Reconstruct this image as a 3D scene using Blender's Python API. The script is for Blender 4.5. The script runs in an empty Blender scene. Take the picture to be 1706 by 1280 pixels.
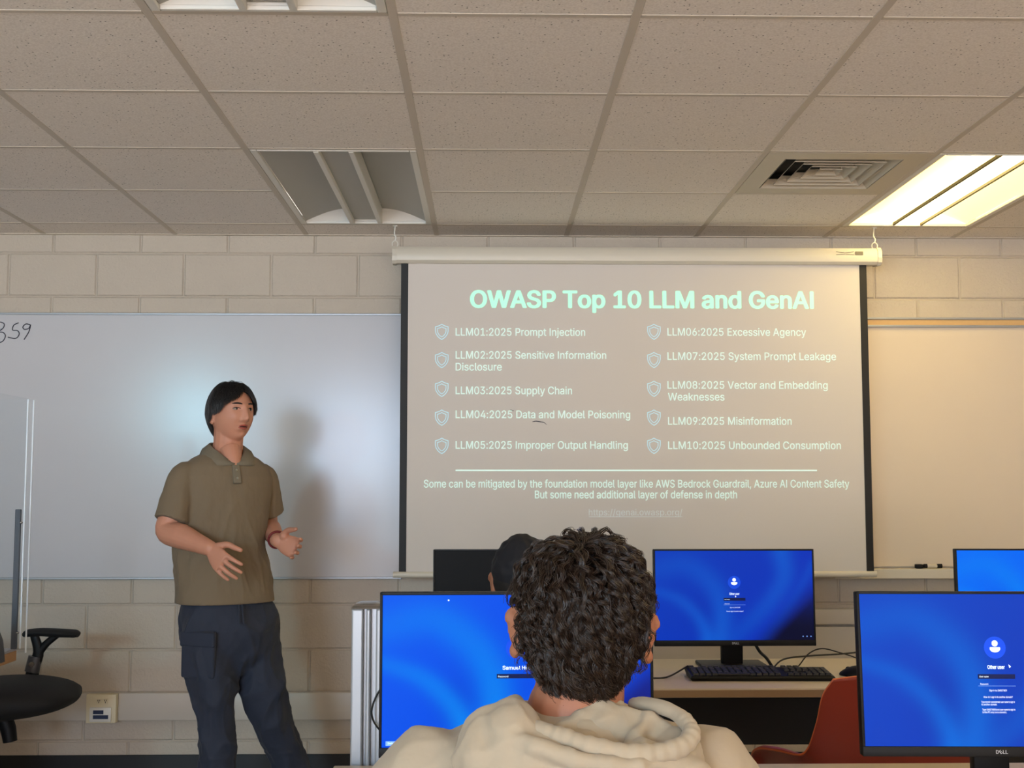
import bpy, bmesh, math, random
import numpy as np
from mathutils import Vector, Matrix, Euler, noise as mnoise

random.seed(7)
rng = np.random.default_rng(7)
SC = bpy.context.scene
COL = SC.collection
PI = math.pi

# ------------------------------------------------------------------ camera
F = 2020.0
PITCH = math.radians(4.87)
YAW = math.radians(1.19)
EYE = Vector((0, 0, 1.337))
cd = bpy.data.cameras.new('camera')
cd.sensor_fit = 'HORIZONTAL'
cd.sensor_width = 36
cd.lens = F * 36 / 1706
cd.clip_start = 0.05
cam = bpy.data.objects.new('camera', cd)
COL.objects.link(cam)
cam.location = EYE
cam.rotation_euler = (PI / 2 + PITCH, 0, -YAW)
SC.camera = cam
RC = Euler(cam.rotation_euler).to_matrix()


def at(px, py, Y):
    """the point of the room at depth Y that the photo shows at (px, py)"""
    d = RC @ Vector(((px - 853) / F, -(py - 640) / F, -1))
    return EYE + d * (Y / d.y)


# ------------------------------------------------------------------ light
SC.view_settings.view_transform = 'Standard'
SC.view_settings.look = 'None'
SC.view_settings.exposure = -0.10
SC.view_settings.gamma = 1
SC.view_settings.use_curve_mapping = False
w = bpy.data.worlds.new('world')
SC.world = w
w.use_nodes = True
bg = w.node_tree.nodes['Background']
bg.inputs[0].default_value = (1.0, 0.875, 0.80, 1)
_tc = w.node_tree.nodes.new('ShaderNodeTexCoord')
_sp = w.node_tree.nodes.new('ShaderNodeSeparateXYZ')
_mr = w.node_tree.nodes.new('ShaderNodeMapRange')
w.node_tree.links.new(_tc.outputs['Generated'], _sp.inputs[0])
w.node_tree.links.new(_sp.outputs['Z'], _mr.inputs['Value'])
_mr.inputs['From Min'].default_value = -0.06      # brighter below the horizon: fill light added to lift the ceiling
_mr.inputs['From Max'].default_value = 0.03
_mr.inputs['To Min'].default_value = 7.5
_mr.inputs['To Max'].default_value = 2.6
w.node_tree.links.new(_mr.outputs[0], bg.inputs[1])


def area(name, loc, target, sx, sy, power, color, spread=180):
    l = bpy.data.lights.new(name, 'AREA')
    l.shape = 'RECTANGLE'
    l.size = sx
    l.size_y = sy
    l.energy = power
    l.color = color
    l.spread = math.radians(spread)
    o = bpy.data.objects.new(name, l)
    COL.objects.link(o)
    o.location = loc
    o.rotation_euler = (Vector(target) - Vector(loc)).to_track_quat('-Z', 'Y').to_euler()
    return o


area('window_daylight_rear', (-1.66, -4.2, 1.9), (-1.0, 5.6, 1.4), 1.1, 1.1, 54, (0.50, 0.72, 1.0), 110)
area('window_daylight_side', (-3.4, -3.1, 2.2), (-1.3, 5.6, 1.7), 0.4, 0.4, 32, (0.34, 0.80, 1.0), 120)

# ------------------------------------------------------------------ helpers


def lin(c):
    return tuple(((x / 255) / 12.92 if x / 255 <= 0.04045 else ((x / 255 + 0.055) / 1.055) ** 2.4) for x in c)


def mat(name, rgb, rough=0.6, metal=0.0, spec=0.5, var=0.0, vscale=20.0, bump=0.0, bscale=200.0, coat=0.0, sss=0.0,
        stretch=None, emit=None, estr=0.0, sheen=0.0):
    m = bpy.data.materials.new(name)
    m.use_nodes = True
    nt = m.node_tree
    b = nt.nodes['Principled BSDF']
    c = lin(rgb)
    b.inputs['Base Color'].default_value = (*c, 1)
    b.inputs['Roughness'].default_value = rough
    b.inputs['Metallic'].default_value = metal
    b.inputs['Specular IOR Level'].default_value = spec
    b.inputs['Coat Weight'].default_value = coat
    b.inputs['Sheen Weight'].default_value = sheen
    if sss:
        b.inputs['Subsurface Weight'].default_value = sss
        b.inputs['Subsurface Radius'].default_value = (0.012, 0.005, 0.003)
        b.inputs['Subsurface Scale'].default_value = 1.0
    if emit:
        b.inputs['Emission Color'].default_value = (*lin(emit), 1)
        b.inputs['Emission Strength'].default_value = estr
    tc = None
    if var or bump:
        tc = nt.nodes.new('ShaderNodeTexCoord')
        mp = nt.nodes.new('ShaderNodeMapping')
        if stretch:
            mp.inputs['Scale'].default_value = stretch
        nt.links.new(tc.outputs['Object'], mp.inputs[0])
    if var:
        n = nt.nodes.new('ShaderNodeTexNoise')
        n.inputs['Scale'].default_value = vscale
        n.inputs['Detail'].default_value = 6
        nt.links.new(mp.outputs[0], n.inputs['Vector'])
        mx = nt.nodes.new('ShaderNodeMix')
        mx.data_type = 'RGBA'
        mx.inputs[6].default_value = (*[x * (1 - var) for x in c], 1)
        mx.inputs[7].default_value = (*[min(1, x * (1 + var)) for x in c], 1)
        nt.links.new(n.outputs['Fac'], mx.inputs[0])
        nt.links.new(mx.outputs[2], b.inputs['Base Color'])
    if bump:
        n2 = nt.nodes.new('ShaderNodeTexNoise')
        n2.inputs['Scale'].default_value = bscale
        n2.inputs['Detail'].default_value = 4
        nt.links.new(mp.outputs[0], n2.inputs['Vector'])
        bp = nt.nodes.new('ShaderNodeBump')
        bp.inputs['Strength'].default_value = bump
        bp.inputs['Distance'].default_value = 0.01
        nt.links.new(n2.outputs['Fac'], bp.inputs['Height'])
        nt.links.new(bp.outputs[0], b.inputs['Normal'])
    return m


def emis(name, rgb, strength, base=None):
    m = mat(name, base or rgb, 0.6, spec=0.2, emit=rgb, estr=strength)
    return m


def add_box(bm, c, s, bev=0.0, seg=2, rot=None):
    t = bmesh.new()
    bmesh.ops.create_cube(t, size=1)
    for v in t.verts:
        v.co = Vector((v.co.x * s[0], v.co.y * s[1], v.co.z * s[2]))
    if bev:
        bmesh.ops.bevel(t, geom=t.edges[:], offset=bev, segments=seg, affect='EDGES', profile=0.5)
    M = Matrix.Translation(Vector(c))
    if rot is not None:
        M = M @ (rot if isinstance(rot, Matrix) else Euler(rot).to_matrix()).to_4x4()
    merge(bm, t, M)


def merge(bm, t, M=None):
    if M is not None:
        bmesh.ops.transform(t, matrix=M, verts=t.verts)
    me = bpy.data.meshes.new('tmp')
    t.to_mesh(me)
    t.free()
    bm.from_mesh(me)
    bpy.data.meshes.remove(me)


def add_loft(bm, rings, cap=True, closed=True):
    vs = [[bm.verts.new(p) for p in r] for r in rings]
    n = len(vs[0])
    for a, b in zip(vs, vs[1:]):
        for i in range(n if closed else n - 1):
            j = (i + 1) % n
            bm.faces.new((a[i], a[j], b[j], b[i]))
    if cap and closed:
        bm.faces.new(vs[0][::-1])
        bm.faces.new(vs[-1])


def smooth_path(pts, per=6):
    """Catmull-Rom through the points"""
    P = [Vector(p) for p in pts]
    P = [P[0] * 2 - P[1]] + P + [P[-1] * 2 - P[-2]]
    out = []
    for i in range(1, len(P) - 2):
        for k in range(per):
            t = k / per
            a, b, c, d = P[i - 1], P[i], P[i + 1], P[i + 2]
            out.append(0.5 * ((2 * b) + (c - a) * t + (2 * a - 5 * b + 4 * c - d) * t * t + (3 * b - a - 3 * c + d) * t ** 3))
    out.append(P[-2])
    return out


def add_tube(bm, pts, r, n=10, smooth=0, closed=False, up=None, flat=1.0):
    """tube along points; r a number or one per point; flat squashes along the frame's second axis"""
    P = [Vector(p) for p in pts]
    R = list(r) if hasattr(r, '__len__') else [r] * len(P)
    if smooth:
        m = len(P)
        P2 = smooth_path(P, smooth)
        R = [float(np.interp(i / smooth, range(m), R)) for i in range(len(P2))]
        P = P2
    rings = []
    N = None
    L = len(P)
    for i in range(L):
        if closed:
            T = (P[(i + 1) % L] - P[i - 1]).normalized()
        else:
            T = (P[min(i + 1, L - 1)] - P[max(i - 1, 0)]).normalized()
        if N is None:
            N = Vector(up) if up is not None else (Vector((0, 0, 1)) if abs(T.z) < 0.9 else Vector((1, 0, 0)))
        N = (N - T * N.dot(T)).normalized()
        B = T.cross(N)
        rings.append([P[i] + (N * math.cos(a) * flat + B * math.sin(a)) * R[i] for a in [2 * PI * k / n for k in range(n)]])
    if closed:
        rings.append(rings[0])
        vs = [[bm.verts.new(p) for p in rr] for rr in rings[:-1]]
        for i in range(L):
            a, b = vs[i], vs[(i + 1) % L]
            for k in range(n):
                j = (k + 1) % n
                bm.faces.new((a[k], a[j], b[j], b[k]))
    else:
        add_loft(bm, rings)
        # rounded ends are left to the fuse step


def add_ball(bm, c, r, seg=24, rings=16, M=None):
    t = bmesh.new()
    bmesh.ops.create_uvsphere(t, u_segments=seg, v_segments=rings, radius=1)
    s = r if hasattr(r, '__len__') else (r, r, r)
    Mx = Matrix.Translation(Vector(c)) @ (M.to_4x4() if M is not None else Matrix.Identity(4)) @ Matrix.Diagonal((*s, 1))
    merge(bm, t, Mx)


def add_cyl(bm, c, r, h, seg=24, r2=None, rot=None):
    t = bmesh.new()
    bmesh.ops.create_cone(t, cap_ends=True, segments=seg, radius1=r, radius2=r if r2 is None else r2, depth=h)
    M = Matrix.Translation(Vector(c))
    if rot is not None:
        M = M @ Euler(rot).to_matrix().to_4x4()
    merge(bm, t, M)


def link(name, me, m=None, parent=None):
    o = bpy.data.objects.new(name, me)
    COL.objects.link(o)
    if m is not None and hasattr(me, 'materials') and not me.materials:
        me.materials.append(m)
    if parent is not None:
        o.parent = parent
    return o


def wpos(o):
    p = Vector(o.location)
    while o.parent is not None:
        o = o.parent
        p += o.location
    return p


def obj(name, bm, m, parent=None, world=False, smooth=False, angle=40):
    """link a bmesh as ONE object; world=True: its coordinates are room coordinates"""
    if world and parent is not None:
        off = wpos(parent)
        for v in bm.verts:
            v.co -= off
    bmesh.ops.recalc_face_normals(bm, faces=bm.faces)
    me = bpy.data.meshes.new(name)
    bm.to_mesh(me)
    bm.free()
    if smooth:
        for p in me.polygons:
            p.use_smooth = True
        if angle < 180:
            me.set_sharp_from_angle(angle=math.radians(angle))
    return link(name, me, m, parent)


def tag(o, label, cat, group=None):
    o['label'] = label
    o['category'] = cat
    if group:
        o['group'] = group
    return o


def thing(name, label, cat, loc=(0, 0, 0), rz=0, group=None):
    o = bpy.data.objects.new(name, None)
    o.empty_display_size = 0.05
    COL.objects.link(o)
    o.location = loc
    o.rotation_euler = (0, 0, rz)
    return tag(o, label, cat, group)


def struct(name, bm, m, smooth=False):
    o = obj(name, bm, m, smooth=smooth)
    o['kind'] = 'structure'
    return o


def dup(root, loc, rz, label):
    def cp(o, parent):
        c = o.copy()
        COL.objects.link(c)
        c.parent = parent
        for ch in list(o.children):
            cp(ch, c)
        return c
    r = cp(root, None)
    r.location = loc
    r.rotation_euler = (0, 0, rz)
    r['label'] = label
    return r


def fuse(bm, voxel, smooth=3, fac=0.5):
    """melt overlapping closed shells into one continuous surface; returns a new bmesh"""
    me = bpy.data.meshes.new('fuse')
    bmesh.ops.recalc_face_normals(bm, faces=bm.faces)
    bm.to_mesh(me)
    bm.free()
    o = bpy.data.objects.new('fuse', me)
    COL.objects.link(o)
    r = o.modifiers.new('r', 'REMESH')
    r.mode = 'VOXEL'
    r.voxel_size = voxel
    r.use_smooth_shade = True
    if smooth:
        s = o.modifiers.new('s', 'SMOOTH')
        s.iterations = smooth
        s.factor = fac
    dg = bpy.context.evaluated_depsgraph_get()
    m2 = bpy.data.meshes.new_from_object(o.evaluated_get(dg))
    bpy.data.objects.remove(o)
    out = bmesh.new()
    out.from_mesh(m2)
    bpy.data.meshes.remove(m2)
    return out


GLYPHS = {   # outlines of a plain grotesque alphabet, 1000 units per em
    ' ': (188, ''),
    '(': (273, '160,115 155,146 152,176 151,207 152,241 156,276 161,313 191,428 236,539 177,539 161,510 146,477 132,441 120,403 109,364 101,324 94,284 90,245 89,207 92,156 99,106 111,55 128,4 150,-47 177,-96 236,-96 188,16'),
    ')': (273, '179,283 173,323 164,364 154,403 142,441 128,477 113,510 97,539 37,539 54,503 69,466 82,428 112,313 117,276 121,241 122,207 113,116 86,18 37,-96 97,-96 123,-47 144,2 161,53 174,104 182,156 184,207 183,245'),
    ',': (188, '137,71 68,71 38,-119 84,-119'),
    '.': (188, '141,41 140,53 135,64 128,73 118,81 107,85 95,87 83,85 73,81 63,73 56,64 51,53 50,41 51,29 56,18 63,9 73,2 83,-3 95,-4 107,-3 118,2 128,9 135,18 140,29'),
    '/': (249, '14,-76 71,-76 235,533 178,533'),
    '0': (453, '320,116 306,92 290,74 272,61 251,53 227,50 203,53 182,61 163,74 147,92 134,116 123,144 115,176 111,213 109,254 111,295 115,332 123,365 134,393 147,416 163,435 182,449 203,457 227,460 251,457 272,449 290,435 306,416 320,393 330,365 338,332 342,295 344,254 342,213 338,176 330,144|227,516 191,512 159,502 130,484 106,461 85,431 69,395 57,353 50,306 48,254 50,202 57,155 69,113 85,77 105,48 130,24 159,7 191,-4 227,-7 263,-4 295,7 323,24 348,48 368,77 384,113 396,155 403,202 405,254 403,306 396,353 384,395 368,431 348,461 323,484 294,502 262,512'),
    '1': (453, '276,55 276,509 198,509 86,427 86,358 209,448 212,448 212,55 76,55 76,0 391,0 391,55'),
    '2': (453, '361,445 346,465 328,483 306,497 281,507 254,514 225,516 195,514 168,507 143,496 121,481 102,463 86,442 75,418 68,391 66,362 127,362 128,381 132,398 139,413 148,427 159,438 172,447 188,454 205,459 224,460 242,459 258,455 273,449 287,441 298,431 308,419 315,405 319,389 320,371 319,356 316,341 311,327 282,282 234,229 64,47 64,0 389,0 389,57 153,57 153,60 267,180 336,259 351,280 363,299 371,318 377,336 380,354 381,372 379,398 372,423'),
    '3': (453, '288,452 288,448 157,299 157,248 201,248 229,246 254,242 275,234 292,223 305,211 316,196 323,180 328,163 329,145 327,125 323,108 315,93 304,80 291,69 275,61 257,55 239,51 219,50 200,51 182,54 165,59 150,66 137,76 126,87 118,100 112,115 109,132 44,132 48,104 57,79 70,57 88,38 109,23 133,10 159,1 188,-5 218,-7 251,-5 281,2 309,12 333,27 353,45 370,66 383,90 390,116 393,145 391,172 383,198 371,222 354,244 333,262 308,276 279,286 247,290 221,289 372,461 372,509 70,509 70,452'),
    '4': (453, '247,509 40,158 40,105 282,105 282,0 343,0 343,105 413,105 413,163 343,163 343,318 282,318 282,163 109,163 109,166 311,509'),
    '5': (453, '128,246 139,255 152,262 167,268 218,277 238,275 257,270 275,262 290,251 303,237 314,221 322,203 326,183 328,162 326,141 322,122 314,104 304,88 291,75 276,64 259,56 241,52 221,50 204,51 188,54 173,60 160,68 148,78 138,89 130,102 125,115 122,130 60,130 63,105 71,82 83,60 99,41 118,24 140,11 165,1 192,-5 221,-7 253,-4 282,3 309,15 332,32 352,52 369,76 381,102 389,131 391,163 390,187 386,210 379,231 370,251 358,269 345,285 330,300 313,312 294,321 274,328 252,332 229,334 211,333 194,330 178,325 162,318 148,310 136,301 134,301 151,452 366,452 366,509 96,509 67,253'),
    '6': (453, '245,50 226,48 207,50 190,55 174,63 160,73 148,86 138,102 131,119 126,138 125,158 126,178 131,197 138,214 148,229 160,242 174,252 190,259 207,264 226,265 245,264 263,259 279,251 293,241 305,228 314,213 321,196 326,177 327,157 326,137 321,118 314,101 305,86 293,73 279,63 263,55|100,51 119,31 142,15 168,3 196,-5 226,-7 257,-5 285,2 310,14 333,30 352,50 368,73 380,98 387,126 389,157 387,187 380,215 370,240 355,262 337,280 316,295 292,306 265,312 235,314 196,307 173,293 322,509 252,509 137,340 113,302 94,268 80,239 71,212 66,187 64,162 66,130 73,101 84,74'),
    '7': (453, '97,0 165,0 391,449 391,509 62,509 62,452 323,452 323,448'),
    '8': (453, '117,122 115,139 117,157 122,174 130,189 140,202 153,213 169,223 187,230 206,234 226,235 246,234 265,230 283,223 299,213 312,202 322,189 330,174 335,157 337,139 335,122 331,106 323,91 313,79 300,69 285,60 267,54 248,50 226,49 205,50 185,54 167,60 152,69 139,79 129,91 121,106|373,428 361,450 346,469 328,485 306,498 282,508 255,514 226,516 197,514 170,508 146,498 124,485 105,469 90,450 79,428 72,405 70,380 73,354 80,330 93,308 110,289 130,276 153,267 153,265 134,260 117,252 101,241 87,228 75,212 65,195 58,176 53,156 52,135 54,109 62,84 74,62 91,42 111,25 136,11 163,1 193,-5 226,-7 259,-5 289,1 317,11 341,25 362,42 378,62 391,84 398,109 401,135 399,156 395,176 387,195 377,212 365,228 351,241 335,252 318,260 300,265 300,267 323,276 343,289 359,308 372,330 379,354 382,380 380,405|138,344 134,359 133,376 134,392 138,407 145,420 153,432 164,442 177,449 192,455 208,459 226,460 244,459 260,455 275,449 288,442 299,432 308,420 314,407 318,392 319,376 318,359 314,344 307,330 298,318 287,308 274,300 259,294 243,291 226,290 209,291 193,294 178,300 164,308 153,318 145,330'),
    '9': (453, '207,459 226,460 245,459 263,454 279,446 293,436 305,423 314,407 321,390 326,371 327,350 326,330 321,312 314,295 305,280 293,267 279,257 263,249 245,245 226,243 207,245 190,249 174,257 160,267 148,280 138,295 131,312 127,331 125,352 127,372 131,390 138,407 148,423 160,436 174,446 190,454|352,458 333,478 310,494 285,506 257,513 226,516 196,513 168,506 143,494 120,478 101,459 85,436 73,411 66,383 64,352 66,321 72,294 83,269 98,247 116,229 137,214 161,203 188,197 218,195 257,202 279,216 130,0 200,0 315,168 340,207 359,241 373,270 382,297 387,322 389,347 387,379 380,408 368,434'),
    ':': (188, '140,328 135,339 128,349 118,356 107,360 95,362 83,360 73,356 63,349 56,339 51,328 50,316 51,304 56,294 63,284 73,277 83,272 95,271 107,272 118,277 128,284 135,294 140,304 141,316|141,41 140,53 135,64 128,73 118,81 107,85 95,87 83,85 73,81 63,73 56,64 51,53 50,41 51,29 56,18 63,9 73,2 83,-3 95,-4 107,-3 118,2 128,9 135,18 140,29'),
    '?': (358, '151,514 126,508 103,499 82,487 64,471 49,452 37,430 30,406 27,378 92,378 94,396 99,412 106,425 115,437 125,446 137,453 150,458 164,461 178,462 193,461 207,457 220,452 232,445 242,436 250,425 257,413 261,399 262,384 260,366 255,349 247,334 236,321 223,309 209,298 168,269 157,258 148,245 141,230 136,211 133,187 132,152 194,152 194,158 200,205 205,216 211,226 219,235 254,261 275,276 292,293 306,311 316,332 322,356 324,382 322,407 316,430 306,451 292,470 275,485 255,498 232,508 206,514 178,516|186,80 176,85 164,86 152,85 141,80 131,73 124,63 120,53 118,41 120,29 124,18 131,9 141,2 152,-3 164,-4 176,-3 186,2 196,9 203,18 208,29 209,41 208,53 203,63 196,73'),
    'A': (480, '213,371 239,456 264,372 287,302 324,199 155,199 191,302|276,509 201,509 16,0 85,0 135,142 344,142 395,0 463,0'),
    'B': (456, '245,57 125,57 125,231 248,231 270,230 289,225 306,218 320,208 332,197 342,184 349,169 354,154 355,137 352,115 344,96 330,80 309,67 281,60|343,278 356,286 368,295 378,307 387,320 393,335 397,353 398,374 396,398 390,421 381,442 367,461 350,477 329,491 304,501 274,507 241,509 60,509 60,0 247,0 284,2 317,8 344,18 367,31 386,48 400,67 410,88 416,111 418,136 416,161 411,184 402,203 391,220 378,234 363,245 347,254 331,259 315,262 315,267 330,272|256,286 238,285 125,285 125,452 240,452 270,449 294,442 313,429 326,413 333,394 336,372 335,355 330,340 323,326 314,314 302,304 288,296 273,290'),
    'C': (510, '267,456 315,449 330,444 344,437 357,428 369,418 380,407 389,395 397,381 403,365 408,348 473,348 467,373 459,397 448,418 435,438 419,456 402,471 383,485 362,496 340,504 317,511 292,515 267,516 225,512 186,502 150,484 118,459 92,429 70,393 53,352 43,305 40,254 43,203 53,157 70,115 92,79 118,49 150,25 186,7 225,-3 267,-7 293,-6 317,-2 341,5 363,13 383,24 402,38 420,53 435,71 448,91 459,112 467,135 473,160 408,160 389,114 380,102 369,91 357,81 344,72 330,65 315,60 267,53 237,56 210,63 184,76 161,94 141,117 125,145 113,177 106,213 103,254 106,295 113,332 125,364 141,392 161,414 184,432 209,445 237,453'),
    'D': (502, '268,3 312,14 351,31 384,54 411,84 433,119 449,159 459,205 462,255 459,305 449,351 433,391 412,426 385,455 353,478 315,495 272,506 225,509 60,509 60,0 219,0|320,428 344,410 364,388 379,361 390,329 397,294 399,255 397,216 390,181 379,149 363,122 343,99 318,81 288,68 254,60 215,57 125,57 125,452 221,452 258,449 291,441'),
    'E': (419, '375,0 375,57 125,57 125,229 355,229 355,286 125,286 125,452 372,452 372,509 60,509 60,0'),
    'G': (520, '160,414 183,432 209,445 236,453 265,456 315,448 330,443 343,436 356,427 387,393 408,349 474,349 468,373 460,395 449,416 436,436 421,453 403,469 384,483 363,495 340,504 316,511 291,515 265,516 223,512 184,502 149,484 117,459 91,429 69,393 53,352 43,305 40,254 43,203 53,157 69,116 91,80 117,49 149,25 185,7 225,-3 269,-7 308,-4 344,5 377,19 406,38 431,62 451,91 466,124 475,160 478,200 478,256 283,256 283,199 415,199 413,173 407,147 396,123 382,102 365,85 345,71 322,61 296,55 269,53 238,56 210,63 184,76 161,94 141,117 125,145 113,177 106,213 103,254 106,295 113,332 125,364 141,392'),
    'H': (517, '125,0 125,232 392,232 392,0 457,0 457,509 392,509 392,289 125,289 125,509 60,509 60,0'),
    'I': (195, '65,0 130,0 130,509 65,509'),
    'L': (393, '125,509 60,509 60,0 361,0 361,57 125,57'),
    'M': (628, '504,327 504,0 568,0 568,509 476,509 352,187 342,158 330,121 315,73 311,84 299,123 287,159 277,187 152,509 60,509 60,0 122,0 122,328 120,416 120,435 129,408 145,361 159,321 170,291 286,0 342,0 456,291 467,322 482,363 498,409 507,436 506,413'),
    'N': (523, '363,151 343,183 136,509 60,509 60,0 125,0 125,291 124,328 122,384 120,431 148,381 177,331 202,290 387,0 463,0 463,509 399,509 399,157 401,108 403,76 388,107'),
    'O': (533, '392,116 372,94 349,76 324,63 296,56 267,53 237,56 210,63 184,76 161,94 141,117 125,144 113,176 106,213 103,254 106,295 113,332 125,364 141,392 161,415 184,433 210,446 237,453 267,456 296,453 324,446 349,433 372,415 392,392 408,365 420,333 428,296 430,254 428,213 420,176 408,144|267,516 225,512 186,502 150,484 119,459 92,429 70,393 53,352 43,305 40,254 43,203 53,157 70,115 92,79 119,49 150,25 186,7 225,-3 267,-7 309,-3 348,7 384,25 415,49 442,79 464,115 480,157 490,203 493,254 490,305 480,352 464,393 442,429 415,459 384,484 348,502 309,512'),
    'P': (445, '232,452 257,451 279,446 297,439 312,429 324,416 333,402 339,385 343,367 344,348 343,329 339,311 333,294 324,279 312,266 297,256 279,248 258,244 233,242 125,242 125,452|304,195 332,207 356,223 375,243 390,265 400,291 407,318 409,348 407,377 400,404 390,430 375,452 356,471 332,487 304,499 272,507 235,509 60,509 60,0 125,0 125,186 235,186 272,188'),
    'R': (449, '233,452 258,451 279,447 298,440 313,430 325,419 334,405 340,389 344,371 345,352 344,333 340,316 334,300 325,287 313,276 298,267 280,260 258,256 234,255 125,255 125,452|125,198 236,198 246,199 353,0 428,0 314,209 333,217 357,232 376,250 390,271 401,296 407,323 409,352 407,381 401,408 390,433 376,455 357,474 333,489 305,500 273,507 236,509 60,509 60,0 125,0'),
    'S': (447, '56,341 67,313 86,289 112,269 145,253 184,239 245,222 296,205 310,197 322,189 332,179 340,168 344,154 346,139 344,122 338,106 329,92 317,79 303,69 286,60 267,54 246,50 224,49 204,50 184,53 166,59 150,66 135,76 123,88 114,102 107,118 104,137 38,137 42,109 51,83 64,60 81,40 102,23 128,9 157,-1 189,-7 224,-9 261,-7 294,0 323,11 349,25 370,43 386,64 398,87 406,112 408,139 407,161 402,180 395,198 384,213 372,226 359,238 312,264 264,279 212,293 169,308 155,315 142,324 131,334 122,345 117,359 115,376 117,391 121,405 129,418 139,430 152,440 167,448 185,454 204,458 225,459 254,456 280,449 302,437 320,421 332,401 337,378 401,378 398,403 390,427 377,449 360,468 340,484 316,498 289,508 259,514 227,516 195,514 165,508 138,498 113,484 92,468 75,448 62,425 55,400 52,372'),
    'T': (449, '32,452 193,452 193,0 257,0 257,452 417,452 417,509 32,509'),
    'U': (517, '297,-5 332,2 363,15 391,33 414,55 433,80 446,108 454,139 457,173 457,509 393,509 393,178 391,155 386,133 377,113 365,95 349,80 331,68 310,59 286,54 259,52 232,54 208,59 187,68 169,80 153,95 141,113 132,133 126,155 124,178 124,509 60,509 60,173 63,139 71,108 85,80 103,55 126,33 154,15 186,2 221,-5 259,-8'),
    'V': (480, '241,52 215,137 192,206 84,509 16,509 204,0 278,0 463,509 395,509 290,206 267,138'),
    'W': (686, '163,196 82,509 16,509 155,0 230,0 318,323 335,395 343,437 351,391 368,323 455,0 530,0 670,509 603,509 523,196 510,145 492,62 486,94 462,196 380,509 306,509 224,196 211,145 193,61 187,94'),
    '\\': (249, '71,533 14,533 178,-76 235,-76'),
    'a': (389, '51,312 41,291 100,274 118,301 127,309 137,316 149,322 163,327 179,330 196,331 212,330 227,327 240,322 251,315 260,307 267,297 272,285 275,272 275,246 271,240 265,235 234,227 178,220 125,211 78,193 64,184 53,174 43,161 36,146 32,128 30,108 32,84 38,63 48,45 61,29 76,15 94,5 115,-3 137,-7 160,-9 181,-8 199,-4 215,1 229,8 242,16 252,25 272,52 277,52 277,0 337,0 337,251 335,278 330,301 322,320 312,336 300,350 286,360 271,369 255,375 239,379 194,384 173,383 153,380 133,375 114,368 96,358 79,346 64,331|119,57 110,64 102,72 96,82 93,93 92,105 93,118 97,130 103,139 112,147 122,154 134,159 175,168 200,171 231,176 259,182 276,190 276,138 274,122 270,107 263,93 254,80 242,69 228,59 211,51 192,47 170,45 130,52'),
    'b': (424, '316,117 306,97 294,80 279,66 262,55 242,49 220,47 198,49 179,55 162,65 147,79 135,95 125,115 118,137 114,162 113,189 114,216 118,241 125,263 134,282 146,299 161,312 178,322 198,328 220,330 243,328 263,322 280,311 295,297 307,281 316,261 323,239 327,215 328,189 327,163 323,139|260,381 229,384 207,383 187,379 171,373 137,346 118,319 114,319 114,509 53,509 53,0 112,0 112,59 118,59 138,31 172,4 188,-3 207,-7 229,-8 260,-5 288,3 313,16 335,34 354,57 370,84 381,116 388,151 390,189 388,227 381,262 370,293 354,320 335,343 313,361 288,374'),
    'c': (396, '97,163 96,187 97,212 101,236 108,258 118,278 130,296 145,310 163,321 183,328 207,330 242,325 270,311 290,289 303,262 362,277 356,293 349,308 340,322 330,335 318,346 305,356 260,377 207,384 174,381 144,373 117,360 93,341 73,318 56,291 44,260 36,225 34,187 36,150 44,116 56,85 73,58 93,35 117,16 144,3 174,-5 207,-8 261,-1 306,21 341,56 363,102 304,117 292,89 271,66 243,52 207,46 183,48 163,55 145,66 130,80 118,97 108,117 101,139'),
    'd': (424, '278,79 263,65 246,55 226,49 205,47 182,49 162,55 145,66 130,80 118,97 109,117 102,139 97,163 96,189 97,215 101,239 108,261 118,281 130,297 145,311 162,322 182,328 205,330 227,328 246,322 263,312 278,299 290,282 300,263 307,241 311,216 312,189 311,162 306,137 299,115 290,95|195,-8 217,-7 236,-3 252,4 287,31 307,59 313,59 313,0 372,0 372,509 311,509 311,319 306,319 287,346 278,356 267,365 253,373 237,379 218,383 196,384 165,381 137,374 112,361 90,343 71,320 55,293 43,262 36,227 34,189 36,151 43,116 55,84 70,57 89,34 111,16 137,3 165,-5'),
    'e': (404, '263,314 277,302 289,287 298,269 305,248 309,226 309,221 96,221 97,231 102,251 109,270 119,287 131,301 146,313 164,323 183,328 205,330 227,328 246,323|205,384 172,381 142,373 115,359 91,340 71,317 55,290 43,259 36,224 34,187 36,150 44,116 56,85 72,58 92,35 117,16 145,3 177,-5 212,-8 237,-7 261,-3 283,4 302,14 320,25 335,39 348,55 358,72 365,91 306,105 285,73 276,65 266,58 254,53 212,46 190,48 169,53 151,61 135,73 121,88 110,106 102,127 98,151 97,169 371,169 371,194 369,227 365,256 357,282 347,305 334,324 319,341 302,355 285,366 266,374 246,380 226,383'),
    'f': (254, '215,472 227,468 243,521 222,527 187,530 169,529 152,525 135,519 120,510 107,499 96,486 88,470 83,452 81,432 81,379 6,379 6,327 81,327 81,0 142,0 142,327 228,327 228,379 142,379 142,419 143,436 147,449 154,460 164,468 178,472 195,474'),
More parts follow.
